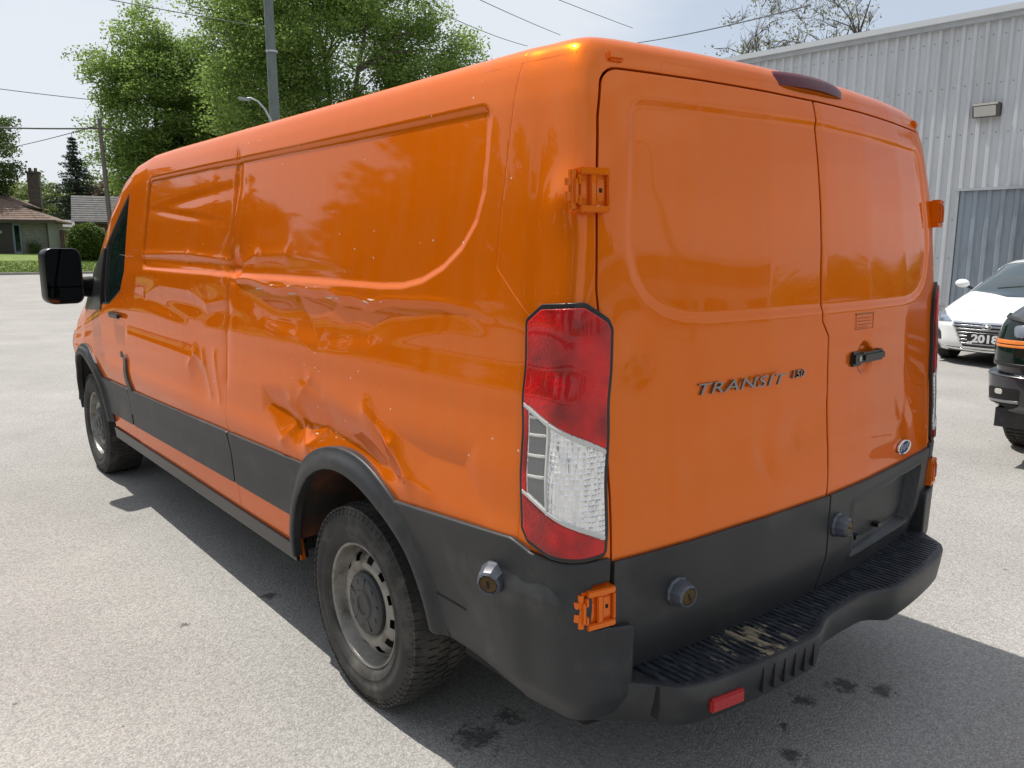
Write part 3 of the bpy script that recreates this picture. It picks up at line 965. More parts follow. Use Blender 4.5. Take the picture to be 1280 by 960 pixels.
# sill strip and its underside
region(van, 'sill', np.arange(-5.6, -2.0, .02), VS[:20], [lambda x, y, z: z-.425, lambda x, y, z: 1.60-y, lambda x, y, z: y-4.6, lambda x, y, z: arch_cut(x, y, z, .52)], BLACKP, VAN, off=.012, rim=.05)
# wheel arch flares
def flare(c):
    def off(p):
        r = np.hypot(p[..., 1]-c[0], p[..., 2]-c[1])
        return .014+.022*ss(RO, .50, r)
    return off
for c, us in ((A1, urange(-2.8, -1.1)), (A2, np.arange(-6.6, -5.0, .01))):
    region(van, 'wheel_arch_trim', us, np.arange(0, .75, .008), [lambda x, y, z, c=c: np.hypot(y-c[0], z-c[1])-RO, lambda x, y, z, c=c: .487-np.hypot(y-c[0], z-c[1]), lambda x, y, z, c=c: np.where(y < c[0], .47, .40)-z], PLASTIC2, VAN, off=flare(c), rim=.03, lip=.006)
    us2 = np.arange(c[0]+.1, c[0]+1.6, .02)
    region(van, 'wheel_arch_trim', us2, np.arange(0, .75, .02), [lambda x, y, z, c=c: np.hypot(y-c[0], z-c[1])-RO, lambda x, y, z, c=c: .487-np.hypot(y-c[0], z-c[1])], PLASTIC2, VAN, off=flare(c), rim=.03, lip=.006)

# ---- bumper corner pieces
def bump_off(p):
    z = p[..., 2]; y = p[..., 1]
    return .014+.020*ss(.80, .74, z)*ss(.60, .30, y)-.03*ss(.50, .40, z)
for sg in (-1, 1):
    us = np.arange(.74, 2.1, .008)*sg
    if sg < 0: us = us[::-1]
    region(van, 'bumper_corner' , us, np.arange(.02, .60, .008), [
        lambda x, y, z: z-np.interp(y, [0, .28, .34, .96], [.846, .850, .872, .822]), lambda x, y, z: .520-np.hypot(y-A1[0], z-A1[1]),
        lambda x, y, z: y-.97, lambda x, y, z: (.46-.03*ss(.5, .2, y))-z, lambda x, y, z: .838+.066*ss(.665, .675, z)-np.abs(x), lambda x, y, z: .002-rpoly(np.abs(x), z, [(.80, .680), (.955, .680), (.955, .795), (.80, .795)], .012)], PLASTIC, VAN, off=bump_off, rim=.06, lip=.005)
    # lower edge of the bumper, below the seam
    region(van, 'bumper_lower_lip', us, np.arange(.0, .30, .01), [lambda x, y, z: z-.46, lambda x, y, z: .40-z, lambda x, y, z: y-.76, lambda x, y, z: .81-np.abs(x), lambda x, y, z: .520-np.hypot(y-A1[0], z-A1[1])], PLASTIC, VAN,
           off=lambda p: -.018-.06*ss(.44, .38, p[..., 2]), rim=.04, lip=.004)
van.disp = d0
mb = MB()
d0 = van.disp; van.disp = None
region(van, 'bumper_seam', np.arange(-2.0, -.9, .004), np.arange(.1, .4, .003), [lambda x, y, z: .40-y, lambda x, y, z: y-.72, lambda x, y, z: np.abs(z-.592)-.0035], SEAMM, VAN, off=.0150, rim=0)
van.disp = d0

# ---- step bumper
outl = [(-.985, .36), (-.978, .27), (-.950, .195), (-.905, .140), (-.850, .098), (-.805, .050), (-.772, -.005), (-.70, -.035), (-.60, -.052), (-.49, -.065), (-.38, -.074), (-.28, -.079), (-.225, -.078), (-.175, -.055), (-.12, -.036), (0, -.034)]
R_half = [(.12, -.036), (.175, -.055), (.225, -.078), (.28, -.079), (.38, -.074), (.49, -.065), (.60, -.052), (.70, -.035), (.772, -.005), (.805, .050), (.850, .098), (.905, .140), (.950, .195), (.978, .27), (.985, .36)]
outl = outl+R_half
def resample(pts, n):
    P = np.array(pts); s = np.concatenate([[0], np.cumsum(np.hypot(*np.diff(P, axis=0).T))])
    t = np.linspace(0, s[-1], n)
    return np.stack([np.interp(t, s, P[:, 0]), np.interp(t, s, P[:, 1])], 1)
O = resample(outl, 220)
k = np.exp(-.5*(np.arange(-6, 7)/2.2)**2); k /= k.sum()
for a in range(2):
    e = np.pad(O[:, a], 6, mode='reflect', reflect_type='odd'); O[:, a] = np.convolve(e, k, 'valid')
V = []; F = []
rings = []
NO = len(O)
for i, (x, y) in enumerate(O):
    t = O[min(i+1, 219)]-O[max(i-1, 0)]; t = t/np.linalg.norm(t)
    nx, ny = t[1], -t[0]
    mid = 1-ss(.13, .24, abs(x))
    zb_ = .400+.015*mid
    inx, iny = nx*-1, ny*-1
    yb = float(np.interp(abs(x), [0, .6, .77, .85, .95, .985], [.125, .16, .19, .26, .36, .48]))
    rib = .0
    col = [(x*.985, yb, .506), (x, yb+(y-yb)*.25, .512), (x, yb+(y-yb)*.7, .516), (x-nx*.012, y-ny*.012, .518), (x-nx*.003, y-ny*.003, .515), (x, y, .508),
           (x-nx*.004, y-ny*.004, .47), (x-nx*.012, y-ny*.012, zb_+.012), (x-nx*.022, y-ny*.022, zb_), (x*.96, min(y+.09, yb), zb_+.005), (x*.95, yb, zb_+.03)]
    rings.append(col); V += col
m = len(rings[0])
for i in range(219):
    for j in range(m-1):
        F.append((i*m+j, i*m+j+1, (i+1)*m+j+1, (i+1)*m+j))
F.append(tuple(range(m))[::1]); F.append(tuple(219*m+j for j in range(m))[::-1])
STEP = mk('bumper_step', V, F, PLASTIC, VAN, smooth=35)
# ribs on the tread: raised bars running front to back
mb = MB()
xs = np.arange(-.775, .776, .0225)
for x in xs:
    yo = float(np.interp(x, O[:, 0], O[:, 1]))+.020
    yb = float(np.interp(abs(x), [0, .6, .77], [.118, .15, .17]))
    mb.box(x-.0085, x+.0085, yo+random.uniform(0, .006), yb, .512, .5225, b=.0025)
mb.build('tread_rib', TREADM, STEP, smooth=40, kind='stuff')
mb = MB()
pad = [(x, float(np.interp(x, O[:, 0], O[:, 1]))+.014) for x in np.linspace(-.785, .785, 80)]
pp = pad+[(x, float(np.interp(abs(x), [0, .6, .77], [.122, .155, .18]))) for x in np.linspace(.785, -.785, 30)]
mb.prism(pp, .510, .5195)
mb.build('tread_pad', TREADM, STEP)
# upright ribs in the front face, left and right
mb = MB()
for x in list(np.arange(-.50, -.24, .046)):
    yo = float(np.interp(x, O[:, 0], O[:, 1]))
    mb.box(x-.0012, x+.0012, yo-.0006, yo+.012, .43, .50)
mb.build('face_rib', SEAMM, STEP, kind='stuff')
mb = MB()
mb.box(-.8065, -.8035, .040, .08, .425, .512)
mb.build('bumper_joint', SEAMM, STEP)
# reflectors in the bumper face
for sg in (-1,):
    ang = math.atan2(float(np.interp(.70, O[:, 0], O[:, 1])-np.interp(.56, O[:, 0], O[:, 1])), .14)*sg*1.0
    Mx = Matrix.Translation((sg*.635, float(np.interp(.635, O[:, 0], O[:, 1]))-.000, .452)) @ Matrix.Rotation(ang, 4, 'Z')
    mb = MB(); mb.box(-.058, .058, -.007, .01, -.019, .019, b=.005, mat=Mx)
    mb.build('reflector', REFLR, STEP, smooth=40)

# ---- tail lights (u is plan length, so shapes are cut in u through x,y of the corner)
def ulen(x, y):    # arclength coordinate from point on corner
    i = np.searchsorted(van.tu, 0)
    return np.interp(y-(x*0), van.U[:, 1], van.tu)
def tail_light(sg):
    mt = van.U[:400, 0]+van.U[:400, 1]
    def uz(x, y, z):
        # undo lean and taper, so the outline keeps its width up the body
        lean = np.interp(z, van.P[:, 1], van.P[:, 2]); sc_ = np.interp(z, van.P[:, 1], van.P[:, 0])/van.W
        return np.interp(np.abs(x)/sc_+y-lean, mt, van.tu[:400])
    u0 = float(np.interp(.905, van.U[:208, 0], van.tu[:208]))
    u1 = float(np.interp(.335, van.U[:400, 1], van.tu[:400]))
    lens = np.arange(u0-.03, u1+.05, .004)*sg
    if sg < 0: lens = lens[::-1]
    vv = np.arange(v_of(.80), v_of(1.52), .005)
    out_ = [(u0, .862), (u0+.06, .856), (u0+.14, .858), (u1-.03, .878), (u1-.006, .91), (u1-.008, 1.425), (u1-.06, 1.462), (u0+.075, 1.470), (u0+.012, 1.432), (u0, 1.41)]
    dd = van.disp; van.disp = None
    H_ = region(van, 'tail_light', lens, vv, [lambda x, y, z: rpoly(uz(x, y, z), z, out_, .018)], BLACKP, VAN, off=.012, rim=.03)
    def inner_(x, y, z): return rpoly(uz(x, y, z), z, out_, .018)+.013
    top_ = lambda u: 1.228-(u1-u)*(.076/.2)
    s_ = lambda u: (u1-u)/(u1-u0)
    hi = lambda x, y, z: z-(1.240-.118*s_(uz(x, y, z)))
    lo = lambda x, y, z: (1.006-.112*s_(uz(x, y, z)))-z
    dome = lambda p: .022
    region(van, 'red_lens', lens, vv, [inner_, lambda x, y, z: -hi(x, y, z)], REDL, H_, off=.019, rim=.012)
    region(van, 'red_lens', lens, vv, [inner_, lambda x, y, z: -lo(x, y, z)], REDL, H_, off=.019, rim=.012)
    region(van, 'clear_lens', lens, vv, [inner_, lambda x, y, z: hi(x, y, z)+.004, lambda x, y, z: lo(x, y, z)+.004, lambda x, y, z: s_(uz(x, y, z))*-1+.13], CLEARL, H_, off=.017, rim=.012)
    region(van, 'red_edge', lens, vv, [inner_, lambda x, y, z: hi(x, y, z)+.004, lambda x, y, z: lo(x, y, z)+.004, lambda x, y, z: s_(uz(x, y, z))-.125], REDL, H_, off=.019, rim=.012)
    WB = pm('lens_white_bar', (.55, .55, .53), .3, coat=1)
    for f in (lambda x, y, z: np.abs(s_(uz(x, y, z))-.40)-.010, lambda x, y, z: np.abs(hi(x, y, z)+.010)-.004, lambda x, y, z: np.abs(lo(x, y, z)+.010)-.004,):
        region(van, 'lens_bar', lens, vv, [inner_, f, lambda x, y, z: hi(x, y, z)+.004, lambda x, y, z: lo(x, y, z)+.004], WB, H_, off=.0205, rim=.006, lip=.001)
    CELL = pm('lamp_cell_grey', (.16, .17, .18), .12, metal=.7, coat=1)
    region(van, 'lamp_cell', lens, vv, [inner_, lambda x, y, z: np.abs(s_(uz(x, y, z))-.265)-.11, lambda x, y, z: hi(x, y, z)+.02, lambda x, y, z: lo(x, y, z)+.02], CELL, H_, off=.0180, rim=.004, lip=.001)
    for q_ in (1.045, 1.095, 1.145, 1.19):
        region(van, 'lens_bar', lens, vv, [inner_, lambda x, y, z: np.abs(s_(uz(x, y, z))-.265)-.11, lambda x, y, z: np.abs(z-q_-.02*s_(uz(x, y, z)))-.003, lambda x, y, z: hi(x, y, z)+.016, lambda x, y, z: lo(x, y, z)+.016], WB, H_, off=.0195, rim=.004, lip=.001)
    van.disp = dd
    return H_
tail_light(-1)
tail_light(1)

# ---- hinges
def surf(x=None, z=1.0, u=None, off=0.0, y=None):
    """frame on the shell: Z out, Y up"""
    v = v_of(z)
    if u is None:
        if y is not None and abs(y) > .5:
            uu = np.array([-np.interp(y, van.U[:, 1], van.tu)])
        else:
            w_ = float(np.interp(v, van.tv, van.P[:, 0]))/van.W
            uu = np.array([np.sign(x)*np.interp(abs(x)/w_, van.U[:350, 0], van.tu[:350])])
    else: uu = np.array([u])
    p, n = van.at(uu, np.array([v]), off)
    n = Vector(n[0]); z_ = Vector((0, 0, 1)); yv = (z_-n*z_.dot(n)).normalized(); xv = yv.cross(n)
    return Matrix.Translation(Vector(p[0])) @ Matrix((xv, yv, n)).transposed().to_4x4()

def hinge(x, z, mirror):
    P0 = surf(x, z).translation
    Mx = frame(P0, (-.20*mirror, -.98, .03), (1, 0, 0)) @ Matrix.Translation((-.012*mirror, 0, .006)) @ Matrix.Diagonal((mirror, 1, 1, 1))
    mb = MB()
    b = .0025
    # frame bars of the cast plate, pockets between them
    for a in ((-.030, .052, .034, .050), (-.030, .052, -.050, -.034), (-.002, .014, -.034, .034), (.044, .052, -.034, .034), (-.036, -.026, .012, .034), (-.036, -.026, -.034, -.012), (-.046, -.034, -.030, .024)):
        mb.box(a[0], a[1], a[2], a[3], -.004, .024, b=b, mat=Mx)
    mb.box(-.040, .050, -.046, .046, -.012, .012, mat=Mx)
    mb.box(-.028, -.010, -.020, .020, .008, .019, b=.002, mat=Mx)
    mb.box(.018, .042, -.026, .026, .008, .015, b=.002, mat=Mx)
    if mirror < 0:
        mb.F = [f[::-1] for f in mb.F]
    h = mb.build('door_hinge', PAINT, VAN, smooth=40)
    mb = MB()
    mb.tube([Mx @ Vector((-.042, -.042, .010)), Mx @ Vector((-.042, .042, .010))], .0085, 12)
    mb.tube([Mx @ Vector((-.050, -.024, .004)), Mx @ Vector((-.050, -.004, .006))], .010, 10)
    mb.tube([Mx @ Vector((-.050, .010, .004)), Mx @ Vector((-.050, .026, .006))], .010, 10)
    mb.build('hinge_pin', PAINT, h, smooth=40)
    mb = MB()
    mb.box(.026, .034, -.005, .005, .012, .0158, mat=Mx)
    mb.build('hinge_hole', SEAMM, h)
for z in (1.725, .735):
    hinge(-.918 if z > 1 else -.930, z, 1); hinge(.918 if z > 1 else .930, z, -1)
# ---- round lock housings
def knob(Mx, name='lock_housing', s=1.0):
    mb = MB()
    prof_ = [(.030, -.03), (.044, 0), (.044, .006), (.040, .012), (.0385, .030), (.034, .044), (.028, .050), (.026, .048), (.0255, .040), (0, .040)]
    mb.lathe([(r*s, h*s) for r, h in prof_], 10, Mx, 0)
    o = mb.build(name, KNOBM, VAN, smooth=25)
    mb = MB(); mb.lathe([(.0245*s, .040*s), (.0235*s, .0475*s), (.012*s, .049*s), (0, .049*s)], 20, Mx)
    mb.box(-.003*s, .003*s, -.010*s, .010*s, .046*s, .0505*s, 1, mat=Mx)
    mb.build('lock_face', [BRASS, SEAMM], o, smooth=40)
knob(surf(y=.43, z=.752, x=-1, u=-float(np.interp(.43, van.U[:, 1], van.tu)), off=.014) @ Matrix.Rotation(R(25), 4, 'Y'))
knob(surf(x=-.675, z=.714, off=.012) @ Matrix.Rotation(R(20), 4, 'Z'), s=.92)
knob(surf(x=.070, z=.735, off=.012) @ Matrix.Rotation(R(70), 4, 'Z'), s=.9)
mb = MB()
mb.box(.27, .295, .085, .125, .625, .640)
mb.build('plate_bolt', BLACKP, RDR)
mb = MB()
mb.box(.45, .475, .095, .135, .625, .640)
mb.build('plate_bolt', BLACKP, RDR)


# ---- rear door furniture
def on_door(x, z, off=0.0): return surf(x=x, z=z, off=off)
Mx = on_door(.255, 1.250)
mb = MB()
mb.box(-.105, -.035, -.022, .024, .004, .030, b=.008, mat=Mx)
mb.box(-.05, .105, -.014, .020, .016, .036, b=.008, mat=Mx)
mb.box(.075, .105, -.012, .022, -.004, .03, b=.006, mat=Mx)
hd = mb.build('door_handle', BLACKP, RDR, smooth=40)
mb = MB(); mb.tube([Mx @ Vector((-.068, .002, .029)), Mx @ Vector((-.068, .002, .032))], .009, 16)
mb.build('key_lock', DCHROME, hd, smooth=40)
def door_text(x0, z, body, size, sx, xend=None, depth=.003, sh=.25, mat=pm('dark_badge_chrome', (0.24, 0.25, 0.27), 0.2, metal=1.0)):
    Mx = on_door(x0, z, .004)
    return text_mesh('badge_lettering', body, size, depth, mat, RDL, Mx, shear=sh, space=1.08, sx=sx, offset=0.0)
door_text(-.612, 1.222, 'TRANSIT', .043, 1.95)
door_text(-.205, 1.228, '150', .032, 1.35)
# oval emblem
def oval(x, z, parent, rx=.062, rz=.026):
    Mx = on_door(x, z, .002)
    mb = MB()
    n = 40
    V = []; F = []
    for (k, h) in ((1.0, 0), (1.0, .006), (.95, .009), (.88, .008), (.86, .006)):
        for i in range(n): V.append(Mx @ Vector((rx*math.cos(2*PI*i/n)*k, rz*math.sin(2*PI*i/n)*(k if k == 1 else k-.05), h)))
    for r in range(4):
        for i in range(n): F.append((r*n+i, r*n+(i+1) % n, (r+1)*n+(i+1) % n, (r+1)*n+i))
    e = mk('emblem', [tuple(v) for v in V], F, CHROME, parent, smooth=40)
    V = [Mx @ Vector((rx*.88*math.cos(2*PI*i/n), rz*.85*math.sin(2*PI*i/n), .0062)) for i in range(n)]
    mk('emblem_face', [tuple(v) for v in V], [tuple(range(n))], EMBLUE, e)
    text_mesh('emblem_script', 'Ford', .038, .001, CHROME, e, Mx @ Matrix.Translation((0, -.011, .0068)), shear=.35, sx=1.0, align='CENTER')
oval(.605, .893, RDR)
# warning sticker, printed lines only
mb = MB()
Mx = on_door(.235, 1.368, .0008)
mb.box(-.062, .062, .022, .027, 0, .0012, mat=Mx)
for (a, b_, c, d) in ((-.06, .06, -.0245, -.023), (-.06, -.0585, -.023, .022), (.0585, .06, -.023, .022), (-.045, .045, .010, .0125), (-.045, .045, 0, .0025), (-.045, .045, -.011, -.0085), (-.045, .02, -.019, -.0175)):
    mb.box(a, b_, c, d, 0, .001, mat=Mx)
mb.build('warning_sticker', WARN, RDR)

# ---- high brake light
V = []; F = []
n = 22
prof_ = [(-.02, .0), (-.012, .028), (.004, .041), (.03, .046), (.075, .040), (.12, .020), (.16, .0)]
for i in range(n):
    t = math.sin(PI/2*(-1+2*i/(n-1)))
    x = .250*t
    e = (1-abs(t)**7)**.5 if abs(t) < 1 else 0
    yb = .185+.03*t*t
    for (dy, dz) in prof_:
        V.append((x-.02, yb+dy*e*.9+(1-e)*.05, 2.052+dz*(e*1.0)-.008*t*t))
m = len(prof_)
for i in range(n-1):
    for j in range(m-1): F.append((i*m+j, (i+1)*m+j, (i+1)*m+j+1, i*m+j+1))
bl = mk('high_brake_light', V, F, BRAKEL, VAN, smooth=50)
# rubber buffers over the doors
for x in (-.80, .80):
    Mx = surf(x=x, z=2.045)
    mb = MB(); mb.box(-.022, .022, -.014, .012, -.01, .010, b=.005, mat=Mx)
    mb.build('door_buffer', PAINT, VAN, smooth=40)

# ---- front door handle, lock, dark smear
Mx = surf(x=-1, z=1.205, y=4.06, u=-float(np.interp(4.06, van.U[:, 1], van.tu)))
mb = MB()
mb.box(-.11, .10, -.016, .016, .010, .032, b=.008, mat=Mx); mb.box(-.12, -.07, -.018, .018, -.005, .028, b=.006, mat=Mx)
mb.build('door_handle', BLACKP, fd, smooth=40)
Mx = surf(x=-1, z=.96, y=4.0, u=-float(np.interp(4.0, van.U[:, 1], van.tu)))
mb = MB(); mb.tube([Mx @ Vector((0, 0, -.004)), Mx @ Vector((0, 0, .004))], .020, 16)
mb.build('lock_cover', BLACKP, fd, smooth=40)
dd = van.disp; van.disp = None
SMEAR = pm('scuffed_dark_paint', (.07, .055, .05), .5, var=.4, vscale=12)
region(van, 'door_edge_guard', np.arange(-5.0, -4.4, .008), np.arange(0, 1.0, .008), [lambda x, y, z: rpoly(y, z, [(3.945, .60), (3.92, .78), (3.93, .98), (3.885, .94), (3.86, .80), (3.80, .70), (3.82, .60)], .01)], SMEAR, VAN, off=.012, rim=.01)  # dark smear across the door gap, modelled as a thin raised patch
van.disp = dd

# ---- mirror
mh = MB()
n = 28
def rr(w_, h_, r, n=7):
    pts = []
    for cx, cz, a0 in ((w_/2-r, h_/2-r, 0), (-w_/2+r, h_/2-r, 90), (-w_/2+r, -h_/2+r, 180), (w_/2-r, -h_/2+r, 270)):
        for i in range(n): a = R(a0+90*i/(n-1)); pts.append((cx+r*math.cos(a), cz+r*math.sin(a)))
    return pts
MC = Vector((-1.165, 4.78, 1.40))
V = []; F = []
secs = [(-.045, 1.0, 1.0), (-.05, .97, .98), (-.036, .93, .95), (-.034, .9, .93)]
rings = [(.10, .55, .75), (.085, .78, .88), (.04, .96, .98), (-.01, 1.0, 1.0), (-.045, 1.0, 1.0), (-.050, .97, .985), (-.044, .94, .965), (-.036, .93, .96)]
MR = Matrix.Translation(MC) @ Matrix.Rotation(R(14), 4, 'Z')
for (dy, kx, kz) in rings:
    for (a, b_) in rr(.235, .36, .055): V.append(MR @ Vector(((a-.02*(b_ < 0)*0)*kx, dy, b_*kz)))
m = 28
for i in range(len(rings)-1):
    for j in range(m): F.append((i*m+j, (i+1)*m+j, (i+1)*m+(j+1) % m, i*m+(j+1) % m))
F.append(tuple(range(m)))
mirror = mk('wing_mirror', [tuple(v) for v in V], F, BLACKP, VAN, smooth=50)
V = [MR @ Vector((a*.925, -.039, b_*.955)) for (a, b_) in rr(.235, .36, .055)]
half = [v for v in V]
def glasspart(z0, z1):
    bm = bmesh.new()
    vs_ = [bm.verts.new(MR.inverted() @ v) for v in V]
    bm.faces.new(vs_)
    g = bm.verts[:]+bm.edges[:]+bm.faces[:]
    bmesh.ops.bisect_plane(bm, geom=g, plane_co=(0, 0, z1), plane_no=(0, 0, 1), clear_outer=True)
    g = bm.verts[:]+bm.edges[:]+bm.faces[:]
    bmesh.ops.bisect_plane(bm, geom=g, plane_co=(0, 0, z0), plane_no=(0, 0, -1), clear_outer=True)
    bm.verts.index_update()
    o_ = mk('mirror_glass', [tuple(MR @ v.co) for v in bm.verts], [tuple(v.index for v in f.verts)[::1] for f in bm.faces], MIRRORG, mirror)
    bm.free()
glasspart(-.066, .18); glasspart(-.18, -.074)
mb = MB()
mb.tube([(-1.09, 4.80, 1.36), (-1.03, 4.84, 1.35), (-.98, 4.86, 1.345)], [.045, .04, .05], 12)
mb.tube([(-1.09, 4.80, 1.30), (-1.03, 4.84, 1.29), (-.98, 4.86, 1.285)], [.03, .03, .035], 12)
mb.build('mirror_arm', BLACKP, VAN, smooth=50)
# the mirror on the far side
V = [(-v[0]+0, v[1], v[2]) for v in [tuple(MR @ Vector((a*kx, dy, b_*kz))) for (dy, kx, kz) in rings for (a, b_) in rr(.235, .36, .055)]]
mk('wing_mirror', V, [f[::-1] for f in F], BLACKP, VAN, smooth=50)

# ---- wheels
def make_wheel(sg):
    """outer face towards local -X*sg ; origin at the centre"""
    Mx = Matrix(((0, 0, -1, 0), (0, 1, 0, 0), (1, 0, 0, 0), (0, 0, 0, 1)))
    if sg > 0: Mx = Matrix.Rotation(PI, 4, 'Z') @ Mx
    # lathe axis h -> outward
    wv = MB()
    wv.lathe([(.225, .085), (.228, .098), (.222, .104), (.214, .100), (.209, .085), (.206, .07), (.202, .055), (.196, .045)], 56, Mx)          # rim lip and well
    # dished disc with slots
    n = 180; slots = 12
    V = []; F = []
    rad = [.198, .188, .180, .168, .152, .144, .134, .126, .118, .11, .10, .05]
    hh = [.050, .052, .062, .074, .081, .083, .083, .081, .076, .070, .068, .068]
    for i, r in enumerate(rad):
        for k in range(n):
            t = 2*PI*k/n
            V.append(Mx @ Vector((r*math.cos(t), r*math.sin(t), hh[i])))
    for i in range(len(rad)-1):
        for k in range(n):
            ph = (k % (n//slots))/(n/slots)
            hole = (2 <= i <= 3 and .28 < ph < .70)
            if hole: continue
            k2 = (k+1) % n
            F.append((i*n+k, i*n+k2, (i+1)*n+k2, (i+1)*n+k))
    wv.add([tuple(v) for v in V], F)
    rim = wv.build('wheel', STEELW, None, smooth=35)
    mb = MB()
    mb.lathe([(.19, -.10), (.19, .028), (.03, .026), (0, .026)], 40, Mx)
    mb.build('brake_drum', UNDER, rim, local=True, smooth=35)
    # tyre
    ty = MB()
    pr = [(.214, -.10), (.235, -.112), (.27, -.120), (.305, -.122), (.335, -.113), (.348, -.100), (.3545, -.085), (.3555, 0), (.3545, .085), (.348, .100), (.340, .109), (.333, .1135), (.330, .1125), (.305, .122),
          (.302, .1235), (.285, .1235), (.28, .1215), (.262, .119), (.258, .1205), (.246, .118), (.235, .112), (.224, .100), (.214, .092)]
    ty.lathe(pr, 96, Mx)
    tyre = ty.build('tyre', RUBBER, rim, local=True, smooth=30)
    # tread blocks
    tb = MB()
    nb = 72
    for k in range(nb):
        t0 = 2*PI*k/nb
        for (h0, h1, ph, rr_) in ((-.108, -.070, 0, .3565), (-.062, -.024, .5, .3600), (-.018, .018, 0, .3605), (.024, .062, .5, .3600), (.070, .110, 0, .3565)):
            a0 = t0+ph*2*PI/nb; a1 = a0+2*PI/nb*.76
            sk = .012*(1 if h0 > 0 else -1)
            V = []
            for (aa, hh_) in ((a0, h0), (a1, h0), (a1+sk, h1), (a0+sk, h1)):
                edge = abs(hh_) > .1
                for rad_ in ((.345 if edge else .353), (.3530 if edge else rr_)):
                    V.append(Mx @ Vector((rad_*math.cos(aa), rad_*math.sin(aa), hh_)))
            tb.add([tuple(v) for v in V], [(1, 3, 5, 7), (0, 1, 7, 6), (2, 3, 1, 0), (4, 5, 3, 2), (6, 7, 5, 4)])
    # shoulder nubs on the outer sidewall
    for k in range(nb):
        t0 = 2*PI*k/nb
        V = []
        for (aa, rr_, hh_) in ((t0, .326, .1145), (t0+.03, .326, .1145), (t0+.03, .351, .1015), (t0, .351, .1015), (t0, .326, .118), (t0+.03, .326, .118), (t0+.03, .353, .1055), (t0, .353, .1055)):
            V.append(Mx @ Vector((rr_*math.cos(aa), rr_*math.sin(aa), hh_)))
        tb.add([tuple(v) for v in V], [(4, 5, 6, 7), (0, 1, 5, 4), (1, 2, 6, 5), (2, 3, 7, 6), (3, 0, 4, 7)])
    tb.build('tread_block', RUBBER, rim, local=True, kind='stuff')
    # raised maker-less size lettering is not legible in the photo; hub cap
    hc = MB()
    hc.lathe([(.112, .076), (.111, .086), (.104, .093), (.085, .097), (.055, .098), (.050, .103), (.036, .104), (.030, .099), (0, .099)], 40, Mx)
    for k in range(5):
        t = 2*PI*k/5+.3
        Mk = Mx @ Matrix.Rotation(t, 4, 'Z')
        hc.box(.055, .098, -.004, .004, .094, .099, b=.0015, mat=Mk)
        hc.tube([Mk @ Vector((.082*math.cos(.63), .082*math.sin(.63), .092)), Mk @ Vector((.082*math.cos(.63), .082*math.sin(.63), .0985))], .009, 12)
    hc.build('hub_cap', HUBC, rim, local=True, smooth=35)
    return rim
wl = make_wheel(-1)
wl.parent = VAN; wl.location = (-.880, 1.222-3, .354); wl.rotation_euler = (R(23), 0, 0)
wf = dup(wl, VAN); wf.location = (-.880, 4.975-3, .354); wf.rotation_euler = (R(70), 0, 0)
wr = make_wheel(1)
wr.parent = VAN; wr.location = (.868, 1.205-3, .354)
wrf = dup(wr, VAN); wrf.location = (.868, 4.955-3, .354)

# ---- wheel wells and underbody
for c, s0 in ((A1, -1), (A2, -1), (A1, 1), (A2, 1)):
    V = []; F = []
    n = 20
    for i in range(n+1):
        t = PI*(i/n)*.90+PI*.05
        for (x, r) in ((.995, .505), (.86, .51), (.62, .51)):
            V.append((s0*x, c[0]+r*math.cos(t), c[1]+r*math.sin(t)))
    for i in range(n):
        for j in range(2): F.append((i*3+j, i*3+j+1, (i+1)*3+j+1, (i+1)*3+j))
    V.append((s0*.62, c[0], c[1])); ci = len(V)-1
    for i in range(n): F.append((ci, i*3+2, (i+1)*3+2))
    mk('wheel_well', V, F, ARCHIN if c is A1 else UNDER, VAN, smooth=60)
mb = MB()
mb.box(-.60, .60, .30, 5.6, .42, .50)
mb.box(-.97, .97, 1.75, 4.42, .385, .45)
mb.box(-.97, -.62, .24, .69, .44, .52); mb.box(.62, .97, .24, .69, .44, .52)
mb.box(-.52, -.42, .35, 5.2, .33, .44); mb.box(.42, .52, .35, 5.2, .33, .44)
mb.tube([(-.80, 1.205, .35), (.80, 1.205, .35)], .05, 12)
mb.lathe([(0, -.17), (.09, -.13), (.15, -.03), (.15, .05), (.08, .12), (.03, .15)], 16, frame((.05, 1.205, .34), (0, 1, 0)))
mb.tube([(.05, 1.4, .37), (.05, 4.4, .45)], .04, 10)
mb.tube([(.35, .9, .36), (.35, 2.1, .34), (.30, 4.2, .36)], .035, 10)
mb.box(.18, .52, 2.2, 2.9, .26, .40, b=.05)
mb.box(-.62, -.20, 2.6, 3.9, .24, .42, b=.05)
mb.tube([(-.80, 4.955, .35), (.80, 4.955, .35)], .04, 12)
mb.build('underbody', UNDER, VAN)

# ================================================================== GROUND
mk('asphalt_lot', [(-300, -300, 0), (300, -300, 0), (300, 49.5, 0), (-300, 49.5, 0)], [(0, 1, 2, 3)], ASPH, kind='structure')

